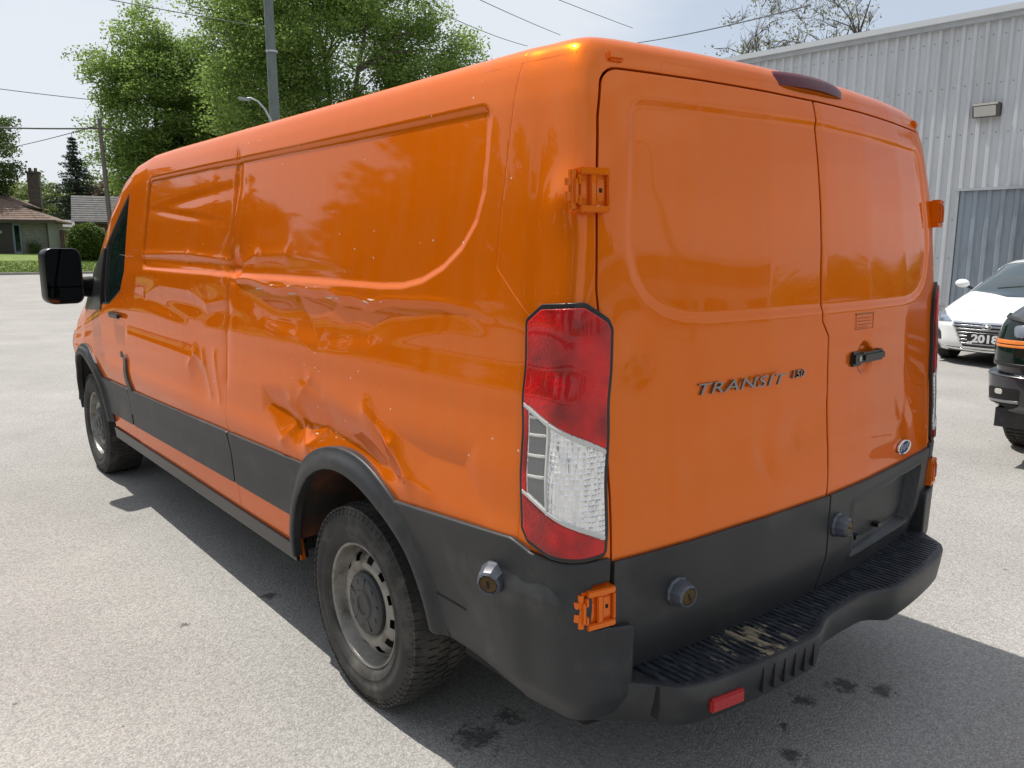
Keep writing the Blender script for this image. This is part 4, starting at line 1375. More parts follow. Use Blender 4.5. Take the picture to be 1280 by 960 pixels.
# ================================================================== BACKGROUND MATERIALS
SIDING = pm('painted_steel_siding', (0.57, 0.585, 0.605), 0.55, var=0.10, vscale=0.8, dirt=(0.40, 0.40, 0.40), dscale=1.2, damt=(0.5, 0.85), stretch=(1, 1, .25), bump=.0008, bscale=3)
SIDING2 = pm('blue_grey_steel_siding', (0.27, 0.31, 0.36), 0.5, var=0.12, vscale=0.9, dirt=(0.14, 0.15, 0.16), dscale=2, damt=(0.5, 0.8), stretch=(1, 1, .3))
FLASH = pm('grey_roof_flashing', (0.42, 0.44, 0.46), 0.5, var=.12, vscale=2)
SCREW = pm('screw_heads', (0.2, 0.2, 0.2), 0.6)
BRONZE = pm('weathered_lamp_body', (0.09, 0.085, 0.08), 0.6, var=.2)
LAMPG = pm('lamp_lens', (0.50, 0.50, 0.46), 0.25, coat=.5)
CONC = pm('concrete', (0.36, 0.35, 0.33), 0.85, var=.2, vscale=3, bump=.003, bscale=40)
WOODP = pm('weathered_pole_wood', (0.13, 0.115, 0.095), 0.85, var=.3, vscale=4, stretch=(6, 6, .5), bump=.004, bscale=30)
GPOLE = pm('green_grey_pole', (0.13, 0.155, 0.145), 0.7, var=.22, vscale=3, stretch=(3, 3, .6))
GALV = pm('galvanised_steel', (0.42, 0.43, 0.44), 0.4, metal=.6)
WIRE = pm('power_line', (0.05, 0.05, 0.055), 0.6)
SHINGLE = pm('brown_shingles', (0.155, 0.105, 0.080), 0.9, var=.25, vscale=2.5, bump=.01, bscale=14)
SHINGLEG = pm('grey_shingles', (0.14, 0.135, 0.13), 0.9, var=.25, vscale=2.5, bump=.01, bscale=14)
TRIM = pm('dark_eave_trim', (0.05, 0.04, 0.035), 0.6)
DOORM = pm('dark_door', (0.030, 0.026, 0.024), 0.4)
FRAMEB = pm('pale_blue_frame', (0.16, 0.21, 0.27), 0.5)
BRICKG = pm('grey_green_brick', (0.19, 0.19, 0.165), 0.9, var=.2, vscale=5, bump=.01, bscale=20)
BRICKR = pm('dark_red_brick', (0.11, 0.055, 0.04), 0.9, var=.3, vscale=5)
CEDAR = pm('cedar_fence', (0.16, 0.10, 0.075), 0.85, var=.3, vscale=3)
WHITEP = pm('white_wall', (0.60, 0.60, 0.58), 0.6, var=.08, vscale=1)
BARK = pm('tree_bark', (0.085, 0.070, 0.055), 0.9, var=.35, vscale=5, stretch=(3, 3, .5), bump=.02, bscale=12)

def grass_mat():
    m, t, b = nmat('lawn_grass')
    b.inputs['Roughness'].default_value = 0.9
    g = t.nodes.new('ShaderNodeNewGeometry')
    n = t.nodes.new('ShaderNodeTexNoise'); n.inputs['Scale'].default_value = .9; n.inputs['Detail'].default_value = 9; n.inputs['Roughness'].default_value = .7
    t.links.new(g.outputs['Position'], n.inputs['Vector'])
    x = t.nodes.new('ShaderNodeValToRGB')
    x.color_ramp.elements[0].position = .35; x.color_ramp.elements[0].color = (.075, .125, .018, 1)
    x.color_ramp.elements[1].position = .66; x.color_ramp.elements[1].color = (.155, .215, .035, 1)
    t.links.new(n.outputs['Fac'], x.inputs[0])
    t.links.new(x.outputs[0], b.inputs['Base Color'])
    return m
GRASS = grass_mat()

def leaf_mat(name, dark, light, transl=.35):
    m = bpy.data.materials.new(name); m.use_nodes = True
    t = m.node_tree; t.nodes.clear()
    o = t.nodes.new('ShaderNodeOutputMaterial')
    a = t.nodes.new('ShaderNodeAttribute'); a.attribute_name = 'tint'
    x = t.nodes.new('ShaderNodeMix'); x.data_type = 'RGBA'
    x.inputs['A'].default_value = (*dark, 1); x.inputs['B'].default_value = (*light, 1)
    t.links.new(a.outputs['Fac'], x.inputs['Factor'])
    d = t.nodes.new('ShaderNodeBsdfPrincipled'); d.inputs['Roughness'].default_value = .55
    d.inputs['Specular IOR Level'].default_value = .35
    tr = t.nodes.new('ShaderNodeBsdfTranslucent')
    ms = t.nodes.new('ShaderNodeMixShader'); ms.inputs[0].default_value = transl
    t.links.new(x.outputs['Result'], d.inputs['Base Color']); t.links.new(x.outputs['Result'], tr.inputs['Color'])
    t.links.new(d.outputs[0], ms.inputs[1]); t.links.new(tr.outputs[0], ms.inputs[2])
    t.links.new(ms.outputs[0], o.inputs['Surface'])
    return m
LEAF_MAPLE = leaf_mat('maple_leaves', (.15, .24, .045), (.28, .39, .10), .6)
LEAF_DARK = leaf_mat('dark_leaves', (.060, .100, .025), (.12, .17, .042), .45)
LEAF_PALE = leaf_mat('pale_spring_leaves', (.13, .17, .05), (.24, .28, .10), .4)
LEAF_FIR = leaf_mat('conifer_needles', (.022, .040, .022), (.050, .070, .040), .15)
LEAF_BUD = leaf_mat('opening_buds', (.16, .17, .09), (.30, .30, .19), .3)
LEAF_HEDGE = leaf_mat('hedge_leaves', (.060, .105, .014), (.12, .18, .03), .3)

rng = np.random.default_rng(7)
def leaves(name, centers, tint, size, mat, parent, aspect=.62, droop=0.0, kind='stuff'):
    """centers (n,3): one folded-rhombus leaf spray each"""
    n = len(centers)
    a = rng.normal(size=(n, 3)); a /= np.linalg.norm(a, axis=1, keepdims=True)
    a[:, 2] *= .6; a /= np.linalg.norm(a, axis=1, keepdims=True)
    b = rng.normal(size=(n, 3)); b -= a*(a*b).sum(1, keepdims=True); b /= np.linalg.norm(b, axis=1, keepdims=True)
    s = size*rng.uniform(.6, 1.35, (n, 1))
    c = np.cross(a, b)
    p0 = centers-a*s*.5; p2 = centers+a*s*.5
    p1 = centers+b*s*.5*aspect+c*s*.12; p3 = centers-b*s*.5*aspect+c*s*.12
    V = np.stack([p0, p1, p2, p3], 1).reshape(-1, 3)
    off = np.array(WO.get(parent.name, (0, 0, 0))) if parent is not None else 0
    V = V-off
    me = bpy.data.meshes.new(name)
    me.vertices.add(4*n); me.vertices.foreach_set('co', V.astype(np.float32).ravel())
    me.loops.add(4*n); me.loops.foreach_set('vertex_index', np.arange(4*n, dtype=np.int32))
    me.polygons.add(n); me.polygons.foreach_set('loop_start', np.arange(0, 4*n, 4, dtype=np.int32))
    at = me.attributes.new('tint', 'FLOAT', 'FACE')
    at.data.foreach_set('value', np.clip(tint+rng.normal(0, .16, n), 0, 1).astype(np.float32))
    me.materials.append(mat)
    me.update(calc_edges=True)
    o = bpy.data.objects.new(name, me); C.objects.link(o)
    if parent is not None: o.parent = parent
    if kind: o['kind'] = kind
    return o

def tree(name, label, loc, h, blobs, mat, nclump=260, per=170, leaf=.16, seed=1, trunk=.22, group=None, clump=.55, stems=1, crown0=None, bare=False, fill=.35, twig=True):
    """blobs: ellipsoids (dx,dy,z,rx,ry,rz) relative to the tree's foot"""
    rs = random.Random(seed); rn = np.random.default_rng(seed)
    t = thing(name, label, 'tree', loc, 0, group)
    x0, y0, z0 = loc
    # clump centres: mostly near the surface of the blobs, uneven
    vol = np.array([b[3]*b[4]*b[5] for b in blobs])**.8; vol /= vol.sum()
    cs = []
    for i in range(nclump):
        b = blobs[rn.choice(len(blobs), p=vol)]
        d = rn.normal(size=3); d /= np.linalg.norm(d)
        r = rn.uniform(fill, 1.0)**.6*rn.uniform(.88, 1.10)
        cs.append((x0+b[0]+d[0]*b[3]*r, y0+b[1]+d[1]*b[4]*r, z0+b[2]+d[2]*b[5]*r))
    cs = np.array(cs)
    # limbs
    mb = MB()
    zs = min(b[2]-b[5] for b in blobs)
    nodes = []
    for s in range(stems):
        ang = rs.uniform(0, 2*PI); lean = rs.uniform(.02, .10) if stems == 1 else rs.uniform(.15, .30)
        top = h*rs.uniform(.72, .88)
        pts = []; rad = []
        px, py = x0, y0
        for i in range(9):
            f = i/8
            wob = .012*h
            pts.append((x0+math.cos(ang)*lean*h*f**1.3+rs.uniform(-wob, wob)*f, y0+math.sin(ang)*lean*h*f**1.3+rs.uniform(-wob, wob)*f, z0-.1+top*f))
            rad.append(trunk*(1-f)**.75*.95+.02)
        if s == 0 or True:
            rad[0] *= 1.25
        mb.tube(pts, rad, 9)
        for i in range(1, 9):
            nodes.append((Vector(pts[i]), rad[i]))
    nl = len(nodes)
    limbs = []
    order = rn.permutation(len(cs))
    nlimb = min(len(cs), 26*max(1, stems))
    for j in order[:nlimb]:
        c = Vector(cs[j])
        cand = [n_ for n_ in nodes[:nl] if n_[0].z < c.z-.15*(c-n_[0]).length and n_[0].z > z0+max(.6, zs*.6)]
        if not cand: cand = [nodes[0]]
        n_ = min(cand, key=lambda q: (q[0]-c).length*(1+.15*rs.random()))
        a, r = n_
        L = (c-a).length
        mid1 = a.lerp(c, .33)+Vector((rs.uniform(-.06, .06)*L, rs.uniform(-.06, .06)*L, .10*L))
        mid2 = a.lerp(c, .68)+Vector((rs.uniform(-.06, .06)*L, rs.uniform(-.06, .06)*L, .09*L))
        r0 = min(r*.7, .018*L+.03)
        limbs.append([a, mid1, mid2, c])
        mb.tube([a, mid1, mid2, c], [r0, r0*.72, r0*.45, .015], 6, caps=False)
    bp = [(p, k) for l in limbs for k, p in enumerate(l[1:])]
    BP = np.array([tuple(p) for p, k in bp])
    if twig:
        for j in order[nlimb:]:
            c = cs[j]
            d = np.linalg.norm(BP-c, axis=1)
            a = Vector(BP[int(d.argmin())]); c = Vector(c)
            L = (c-a).length
            mid = a.lerp(c, .5)+Vector((rs.uniform(-.1, .1)*L, rs.uniform(-.1, .1)*L, .08*L))
            r0 = .010+.008*L
            mb.tube([a, mid, c], [r0, r0*.7, .008], 4, caps=False)
            if bare:
                for q in range(7):
                    e = c+Vector((rs.uniform(-.6, .6), rs.uniform(-.6, .6), rs.uniform(.1, .9)))*clump*1.6
                    a2 = a.lerp(c, rs.uniform(.4, 1))
                    mb.tube([a2, a2.lerp(e, .5)+Vector((0, 0, .05)), e], [.014, .011, .007], 3, caps=False)
    mb.build('trunk', BARK, t, smooth=60)
    # leaves
    cen = []; tin = []
    for c in cs:
        k = int(per*rn.uniform(.55, 1.4))
        sx = clump*rn.uniform(.7, 1.35, 3)*np.array([1, 1, .62])
        q = np.clip(rn.normal(size=(k, 3)), -1.55, 1.55)*sx*.62
        q[:, 2] -= .10*clump*(q[:, 0]**2+q[:, 1]**2)/clump**2
        cen.append(c+q); tin.append(np.full(k, rn.uniform(.1, .9)))
    leaves('crown', np.vstack(cen), np.concatenate(tin), leaf, mat, t)
    return t

def conifer(name, label, loc, h, r, mat, seed=1, n=26, leaf=.28, group=None):
    rs = random.Random(seed); rn = np.random.default_rng(seed)
    t = thing(name, label, 'tree', loc, 0, group)
    mb = MB()
    x0, y0, z0 = loc
    mb.tube([(x0, y0, z0-.1), (x0+.05, y0, z0+h*.5), (x0, y0, z0+h)], [.22, .13, .03], 8)
    cen = []; tin = []
    for i in range(n):
        f = i/n
        z = z0+h*(.10+.88*f)
        R0 = r*(1-f)**.75*rs.uniform(.7, 1.15)
        for k in range(rs.randint(5, 8)):
            a = rs.uniform(0, 2*PI); L = R0*rs.uniform(.65, 1.15)
            e = Vector((x0+math.cos(a)*L, y0+math.sin(a)*L, z-.10*L+.06*L*rs.random()))
            mb.tube([(x0, y0, z), tuple(e)], [.035, .01], 4, caps=False)
            m_ = int(34*L+10)
            tt = rn.uniform(.15, 1.05, m_)
            p = np.array([x0, y0, z])+np.outer(tt, np.array(e)-np.array([x0, y0, z]))+rn.normal(size=(m_, 3))*np.array([.20, .20, .12])*(.5+.5*L/r)
            cen.append(p); tin.append(np.full(m_, rs.random()))
    mb.build('trunk', BARK, t, smooth=60)
    leaves('crown', np.vstack(cen), np.concatenate(tin), leaf, mat, t, aspect=.4)
    return t

# ================================================================== LAWN, KERB
def lawn_h(y): return float(np.interp(y, [49.5, 50.2, 57, 64, 400], [.02, .10, .55, 1.0, 1.3]))
V = []; F = []
ys = [49.6, 50.2, 52, 54, 57, 60, 64, 80, 110, 200, 400]
xs_ = [-300, -100, -40, -10, 0, 10, 20, 40, 100, 300]
for y in ys:
    for x in xs_: V.append((x, y, lawn_h(y)))
for i in range(len(ys)-1):
    for j in range(len(xs_)-1):
        a = i*len(xs_)+j
        F.append((a, a+1, a+len(xs_)+1, a+len(xs_)))
mk('lawn', V, F, GRASS, kind='structure')
mb = MB(); mb.box(-300, 300, 49.35, 49.62, -.1, .13, b=.0); mb.build('kerb', CONC, kind='structure')
mk('ground', [(-1500, -1500, -.06), (1500, -1500, -.06), (1500, 1500, -.06), (-1500, 1500, -.06)], [(0, 1, 2, 3)], GRASS, kind='structure')
# grass blades along the near part of the lawn
n = 26000
gx = rng.uniform(-8, 16, n); gy = 49.7+rng.uniform(0, 1, n)**1.3*8
gz = np.interp(gy, [49.5, 50.2, 57, 64], [.02, .10, .55, 1.0])
leaves('grass_blades', np.stack([gx, gy, gz+.03], 1), np.full(n, .5), .12, leaf_mat('grass_blades', (.09, .14, .02), (.17, .24, .04), .3), None, aspect=.3)

# ================================================================== CORRUGATED BUILDING
WD = Vector((-.0698, .9976, 0)); WN = Vector((-.9976, -.0698, 0)); W0 = Vector((19.3, 6.9, 0))
BW = thing('metal_building', 'long pale grey corrugated metal building behind the parked cars', 'building', tuple(W0))
Mw = Matrix.Translation(W0) @ Matrix((WD, WN, Vector((0, 0, 1)))).transposed().to_4x4()    # local: x along wall (away), y out, z up
HT = 6.93
def sheet(L, z0, z1, pitch, depth):
    """one sheet of trapezoid ribs, local x 0..L"""
    V = []; F = []
    xs = []
    n = int(round(L/pitch))
    for i in range(n):
        a = i*pitch
        xs += [(a, 0), (a+pitch*.52, 0), (a+pitch*.62, depth), (a+pitch*.90, depth)]
    xs.append((L, 0)); 
    for (x, y) in xs: V += [(x, y, z0), (x, y, z1)]
    for i in range(len(xs)-1):
        F.append((2*i, 2*i+1, 2*i+3, 2*i+2))
    return V, F
SL = .78; PITCH = .26
V, F = sheet(SL+.001, 0.12, HT, PITCH, .058)
sh_me = None
first = None
k = 0
DOOR0, DOOR1 = -6.9, .36       # blue-grey sheeting, along the wall
def place_sheet(s, V, F, mat, y=.0, parent=None, name='siding_sheet', cache={}):
    key = (name, mat.name, len(V), round(V[0][2], 2), round(V[1][2], 2))
    if key in cache:
        o = cache[key].copy(); C.objects.link(o)
    else:
        me = bpy.data.meshes.new(name); me.from_pydata(V, [], F); me.materials.append(mat); me.update()
        o = bpy.data.objects.new(name, me); C.objects.link(o); cache[key] = o
    o.parent = BW
    ML = Matrix.Translation(-W0) @ Mw @ Matrix.Translation((s, y, 0))
    o.location = ML.translation
    o.rotation_euler = ML.to_euler()
    return o
VU, FU = sheet(SL+.001, 3.06, HT, PITCH, .058)
for i in range(-11, 52):
    s = DOOR1+i*SL
    if s+SL <= DOOR1+.01: place_sheet(s, VU, FU, SIDING, y=random.uniform(0, .003))
    else: place_sheet(s, V, F, SIDING, y=random.uniform(0, .003))
VD_, FD_ = sheet(.90+.001, .12, 3.0, .30, .05)
for i in range(1, 9):
    place_sheet(DOOR1-.04-i*.90, VD_, FD_, SIDING2, y=-.03, name='blue_siding_sheet')
def wbox(name, a, b, c, d, e, f, mat, bev=0, kind=None):
    mb = MB(); mb.box(a, b, c, d, e, f, b=bev, mat=Mw); return mb.build(name, mat, BW, kind=kind)
wbox('door_head_trim', DOOR0, DOOR1+.02, .0, .075, 3.0, 3.07, FLASH)
wbox('door_side_trim', DOOR1-.05, DOOR1+.03, .0, .06, .12, 3.0, FLASH)
wbox('base_plinth', -8.2, 41, -.3, .05, -.05, .12, CONC)
wbox('roof_fascia', -8.2, 41, -.05, .16, HT-.02, HT+.13, FLASH)
wbox('eave_gutter', -8.2, 41, .10, .24, HT+.10, HT+.24, pm('pale_gutter', (.62, .64, .66), .45))
wbox('back_wall', -8.2, 41, -14, -.10, 0, HT-.05, SIDING)
wbox('roof', -8.2, 41, -14.2, .08, HT+.10, HT+.20, FLASH)
mb = MB()
for z in (1.35, 2.3, 4.35, 5.5, 6.6):
    for i in range(-11*3, 52*3):
        s = DOOR1+i*PITCH+PITCH*.26
        if z < 3.1 and s < DOOR1: continue
        mb.box(s-.012, s+.012, 0, .012, z-.012, z+.012, mat=Mw)
mb.build('screw_head', SCREW, BW, kind='stuff')
# wall lamp
WL = thing('wall_lamp', 'wide grey box floodlight fixed high on the corrugated wall', 'lamp', tuple(Mw @ Vector((-.15, 0, 4.80))))
sa = -.15
mb = MB(); mb.prism([(-.28, -.14), (.28, -.14), (.28, .14), (-.28, .14)], 0, .05, mat=Mw @ Matrix.Translation((sa, .03, 4.86)) @ Matrix.Rotation(R(-90), 4, 'X'))
mb.build('back_plate', BRONZE, WL)
mb = MB()
pr = [(.05, -.15), (.26, -.17), (.34, .10), (.30, .15), (.05, .16)]
Mq = Mw @ Matrix.Translation((sa, 0, 4.86)) @ Matrix(((0, 0, 1, 0), (1, 0, 0, 0), (0, 1, 0, 0), (0, 0, 0, 1)))
mb.prism(pr, -.27, .27, mat=Mq)
hs = mb.build('housing', BRONZE, WL)
mb = MB()
mb.prism([(.262, -.150), (.275, -.152), (.343, .075), (.33, .078)], -.235, .235, mat=Mq)
mb.build('lamp_lens', LAMPG, hs)

# ================================================================== HOUSES
def house(name, label, cx, cy, z, wdt, dep, hw, hr, rot, wall, roofm, style='hip', eave=.6):
    t = thing(name, label, 'house', (cx, cy, z), rot)
    mb = MB(); mb.box(-wdt/2, wdt/2, 0, dep, 0, hw)
    mb.build('wall', wall, t, local=True)
    x0, x1, y0, y1 = -wdt/2-eave, wdt/2+eave, -eave, dep+eave
    mb = MB()
    if style == 'hip':
        k = (y1-y0)/2
        V = [(x0, y0, hw), (x1, y0, hw), (x1, y1, hw), (x0, y1, hw), (x0+k, y0+k, hw+hr), (x1-k, y0+k, hw+hr)]
        F = [(0, 1, 5, 4), (1, 2, 5), (2, 3, 4, 5), (3, 0, 4)]
    else:
        V = [(x0, y0, hw-.1), (x1, y0, hw-.1), (x1, y1, hw-.1), (x0, y1, hw-.1), (x0, dep/2, hw+hr), (x1, dep/2, hw+hr)]
        F = [(0, 1, 5, 4), (2, 3, 4, 5)]
        G_ = MB()
        G_.add([(-wdt/2, 0, hw), (-wdt/2, dep, hw), (-wdt/2, dep/2, hw+hr-.15)], [(0, 2, 1)])
        G_.add([(wdt/2, 0, hw), (wdt/2, dep, hw), (wdt/2, dep/2, hw+hr-.15)], [(0, 1, 2)])
        G_.build('gable', wall, t, local=True, kind='stuff')
    V2 = [(a, b_, c+.12) for a, b_, c in V]
    n = len(V)
    edge = [(0, 1), (1, 2), (2, 3), (3, 0)] if style == 'hip' else [(0, 1), (1, 5), (5, 2), (2, 3), (3, 4), (4, 0)]
    FF = [tuple(i+n for i in f) for f in F]+[f[::-1] for f in F]+[(a, b_, b_+n, a+n) for a, b_ in edge]
    roof_ = mk('roof', V2[:0]+V+V2, FF, roofm, t, local=True)
    # shingle courses as thin steps on the front slope
    mb = MB()
    Lf = (Vector(V[4])-Vector(V[0]))
    nC = 12
    for i in range(1, nC):
        f = i/nC
        a = Vector(V2[0]).lerp(Vector(V2[4]), f); b_ = Vector(V2[1]).lerp(Vector(V2[5]), f)
        mb.box(a.x, b_.x, a.y-.03, a.y+.03, a.z-.012, a.z+.022)
    mb.build('shingle_course', roofm, roof_, local=True, kind='stuff')
    mb = MB(); mb.box(x0-.03, x1+.03, y0-.06, y0-.01, hw-.08, hw+.10); mb.build('eave_board', TRIM, t, local=True)
    return t, roof_
# house 1: faces the street, right-hand end seen
H1, H1r = house('brick_bungalow', 'grey brick bungalow with brown hipped roof and dark door beyond the lawn', 3.35, 66.2, .95, 12.6, 7.5, 2.30, 1.75, R(-18), BRICKG, SHINGLE)
# local x: facade runs from -6.3 to 6.3
def hpart(t, name, a, b_, c, d, e, f, mat, parent=None):
    mb = MB(); mb.box(a, b_, c, d, e, f); return mb.build(name, mat, parent or t, local=True)
dr_ = hpart(H1, 'door', 2.75, 4.05, -.05, .02, .05, 2.15, DOORM)
hpart(H1, 'door_pane', 3.2, 3.45, -.06, -.05, 1.45, 1.65, pm('small_pane', (.35, .36, .33), .2), dr_)
wf_ = hpart(H1, 'window_frame', 4.12, 4.62, -.05, .02, .05, 2.15, FRAMEB)
hpart(H1, 'pane', 4.22, 4.52, -.07, -.05, .2, 2.0, GLASS, wf_)
w2 = hpart(H1, 'window_frame', .3, 1.6, -.04, .02, 1.25, 1.95, TRIM)
hpart(H1, 'pane', .38, 1.52, -.05, -.04, 1.33, 1.87, GLASS, w2)
hpart(H1, 'downpipe', 6.20, 6.30, -.14, -.02, 0, 2.2, TRIM)
# brick courses on the facade
mb = MB()
for i in range(1, 12): mb.box(-6.3, 2.74, -.006, 0, i*.19-.008, i*.19+.008); mb.box(4.64, 6.3, -.006, 0, i*.19-.008, i*.19+.008)
mb.build('mortar_joint', pm('mortar', (.12, .12, .11), .9), H1, local=True, kind='stuff')
# raised rear storey with its own roof and chimney
mb = MB(); mb.box(-4.5, 4.2, 4.6, 10.5, 2.0, 3.5); mb.build('upper_wall', BRICKR, H1, local=True)
V = [(-5.2, 3.9, 3.5), (4.9, 3.9, 3.5), (4.9, 11.2, 3.5), (-5.2, 11.2, 3.5), (-1.5, 7.5, 5.1), (1.2, 7.5, 5.1)]
mk('upper_roof', V, [(0, 1, 5, 4), (1, 2, 5), (2, 3, 4, 5), (3, 0, 4), (3, 2, 1, 0)], SHINGLE, H1, local=True)
mb = MB(); mb.box(-5.25, 4.95, 3.82, 3.88, 3.40, 3.56); mb.build('eave_board', TRIM, H1, local=True)
mb = MB(); mb.box(3.9, 4.75, 9.0, 9.8, 2.5, 6.3); mb.box(3.82, 4.83, 8.92, 9.88, 6.3, 6.45); mb.tube([(4.1, 9.4, 6.4), (4.1, 9.4, 6.75)], .12, 8); mb.tube([(4.5, 9.4, 6.4), (4.5, 9.4, 6.75)], .12, 8)
mb.build('chimney', pm('chimney_brick', (.10, .085, .075), .9, var=.3, vscale=4), H1r, local=True)
# house 2: gable roof
H2, H2r = house('gabled_house', 'small dark brick house with a plain grey gable roof behind the round hedge', 19.2, 81.8, 1.15, 8.2, 6, 2.55, 2.5, R(-14), BRICKR, SHINGLEG, 'gable')
hpart(H2, 'door', -1.3, -.2, -.05, .02, .05, 2.1, pm('white_door', (.45, .45, .43), .5))
w_ = hpart(H2, 'window_frame', -3.2, -2.0, -.04, .02, .9, 2.1, WHITEP)
hpart(H2, 'pane', -3.1, -2.1, -.05, -.04, 1.0, 2.0, GLASS, w_)
# shed between the houses
SH = thing('garden_shed', 'low pale shed with grey roof between the two houses', 'shed', (12.9, 80.5, 1.1), R(-10))
mb = MB(); mb.box(-1.3, 1.3, 0, 2.4, 0, 2.1); mb.build('wall', WHITEP, SH, local=True)
mb = MB(); mb.add([(-1.5, -.3, 2.0), (1.5, -.3, 2.0), (1.5, 2.7, 2.7), (-1.5, 2.7, 2.7), (-1.5, -.3, 2.12), (1.5, -.3, 2.12), (1.5, 2.7, 2.82), (-1.5, 2.7, 2.82)], [(3, 2, 1, 0), (4, 5, 6, 7), (0, 1, 5, 4), (1, 2, 6, 5), (2, 3, 7, 6), (3, 0, 4, 7)]); mb.build('roof', SHINGLEG, SH, local=True)
# board fence
FN = thing('board_fence', 'brown board fence between the bungalow and the gabled house', 'fence', (10.6, 69.5, 1.0), R(-18))
bme = None
for i in range(26):
    if bme is None:
        mb = MB(); mb.box(0, .135, 0, .025, .05, 1.75); o = mb.build('board', CEDAR, FN, local=True); bme = o
    else:
        o = bme.copy(); C.objects.link(o); o.parent = FN
    o.location = (i*.15, random.uniform(0, .01), random.uniform(-.02, .02))
for z in (.4, 1.5):
    mb = MB(); mb.box(0, 3.9, .03, .07, z, z+.09); mb.build('rail', CEDAR, FN, local=True)

# round hedge
HG = thing('round_hedge', 'clipped rounded green hedge on the lawn in front of the grey roofed house', 'hedge', (10.4, 58.2, .6))
n = 9000
d = rng.normal(size=(n, 3)); d /= np.linalg.norm(d, axis=1, keepdims=True)
r = rng.uniform(.80, 1.03, (n, 1))*(1+.05*np.sin(d[:, :1]*7)*np.cos(d[:, 1:2]*6))
P_ = np.array([10.55, 58.2, 1.75])+d*r*np.array([1.30, 1.1, 1.30])
leaves('foliage', P_, np.full(n, .5), .14, LEAF_HEDGE, HG)
bm = bmesh.new(); bmesh.ops.create_icosphere(bm, subdivisions=3, radius=1)
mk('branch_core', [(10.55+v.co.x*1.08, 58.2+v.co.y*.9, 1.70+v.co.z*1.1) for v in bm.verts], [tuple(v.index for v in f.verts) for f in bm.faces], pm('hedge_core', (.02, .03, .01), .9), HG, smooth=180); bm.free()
# small shrub at the bungalow door
SHB = thing('small_shrub', 'little dark shrub beside the bungalow door', 'shrub', (8.35, 64.4, .95))
n = 900
d = rng.normal(size=(n, 3)); P_ = np.array([8.35, 64.3, 1.35])+d*np.array([.25, .25, .28])
leaves('foliage', P_, np.full(n, .3), .10, LEAF_DARK, SHB)

# ================================================================== TREES
tree('maple_tree', 'tall leafy maple, the left of the two big trees over the van', (11.9, 45.6, .02), 14.6,
     [(0, 0, 8.0, 3.6, 3.4, 4.2), (.6, 0, 5.6, 2.8, 2.6, 2.6), (-.6, .3, 12.2, 1.7, 1.7, 2.3), (2.2, .5, 6.5, 2.6, 2.4, 3.4), (-2.6, 0, 10.0, 1.3, 1.3, 1.8), (1.5, 0, 10.6, 1.8, 1.8, 2.4), (3.2, -2.4, 7.0, 2.8, 2.6, 3.2), (4.0, -3.0, 10.0, 2.2, 2.0, 2.4), (4.4, -3.4, 13.0, 1.9, 1.8, 2.0)], LEAF_MAPLE, nclump=700, per=240, leaf=.15, seed=3, trunk=.26, clump=.75)
tree('maple_tree', 'broad leafy maple with dark upright limbs showing, behind the tall grey-green pole', (17.1, 35.2, 0), 17.0,
     [(0, 0, 10.5, 4.6, 4.0, 3.6), (-3.2, .5, 9.3, 3.0, 2.8, 3.8), (3.4, -2.5, 9.4, 2.6, 2.6, 3.0), (-3.0, 1.8, 13.6, 3.4, 3.0, 2.8), (.5, -.6, 14.8, 3.6, 3.2, 2.2), (2.2, -1.5, 13.0, 3.2, 2.8, 2.2), (0.5, 0, 5.8, 4.4, 3.4, 2.0), (4.9, -3.6, 10.4, 1.6, 1.6, 1.3)], LEAF_MAPLE, nclump=680, per=230, leaf=.14, seed=11, trunk=.24, clump=.72, stems=5)
tree('broadleaf_tree', 'dark green tree leaning in at the far left, over the bungalow roof', (4.4, 71.5, 1.0), 12.0,
     [(0, 0, 7.0, 4.6, 3.8, 3.6), (2.2, 0, 9.0, 2.4, 2.4, 2.2), (2.8, 0, 6.0, 2.1, 2.1, 1.8), (-2, 0, 9.5, 3, 3, 2.4)], LEAF_DARK, nclump=260, per=130, leaf=.20, seed=5, trunk=.25, clump=.65)
conifer('conifer_tree', 'dark ragged conifer rising between the two houses', (17.4, 93.0, 1.2), 11.8, 3.3, LEAF_FIR, seed=4, n=30)
tree('copper_tree', 'reddish brown leafed small tree beside the conifer', (20.2, 90.0, 1.2), 8.0, [(0, 0, 5.2, 1.6, 1.6, 2.4)], leaf_mat('copper_leaves', (.06, .035, .03), (.12, .075, .06), .3), nclump=70, per=100, leaf=.22, seed=8, trunk=.14)
pale = [(10.5, 108, 8.0, 4.4), (17.0, 112, 9.0, 4.6), (22.5, 104, 9.4, 4.2), (4.0, 104, 9.4, 4.6)]
for i, (x, y, h, r) in enumerate(pale):
    tree('pale_tree', ['pale spring green tree far behind the chimney', 'pale yellow-green tree far behind the conifer', 'pale green tree far off to the right of the conifer', 'pale green tree far behind the dark tree at the left'][i], (x, y, 1.2), h,
         [(0, 0, h*.58, r, r, h*.36), (r*.4, 0, h*.42, r*.7, r*.7, h*.28)], LEAF_PALE, nclump=110, per=90, leaf=.34, seed=20+i, trunk=.2, clump=.9, group='pale trees in the far distance')
tree('budding_tree', 'nearly bare tree with pale opening buds above the metal building roof', (40.5, 24.5, 0), 17.5,
     [(0, 0, 13.0, 4.6, 4.6, 4.4), (-2.0, .5, 11.0, 2.8, 2.8, 2.6), (2.2, 0, 11.0, 3.0, 3.0, 2.8)], LEAF_BUD, nclump=330, per=17, leaf=.15, seed=9, trunk=.26, stems=4, clump=.5, bare=True)
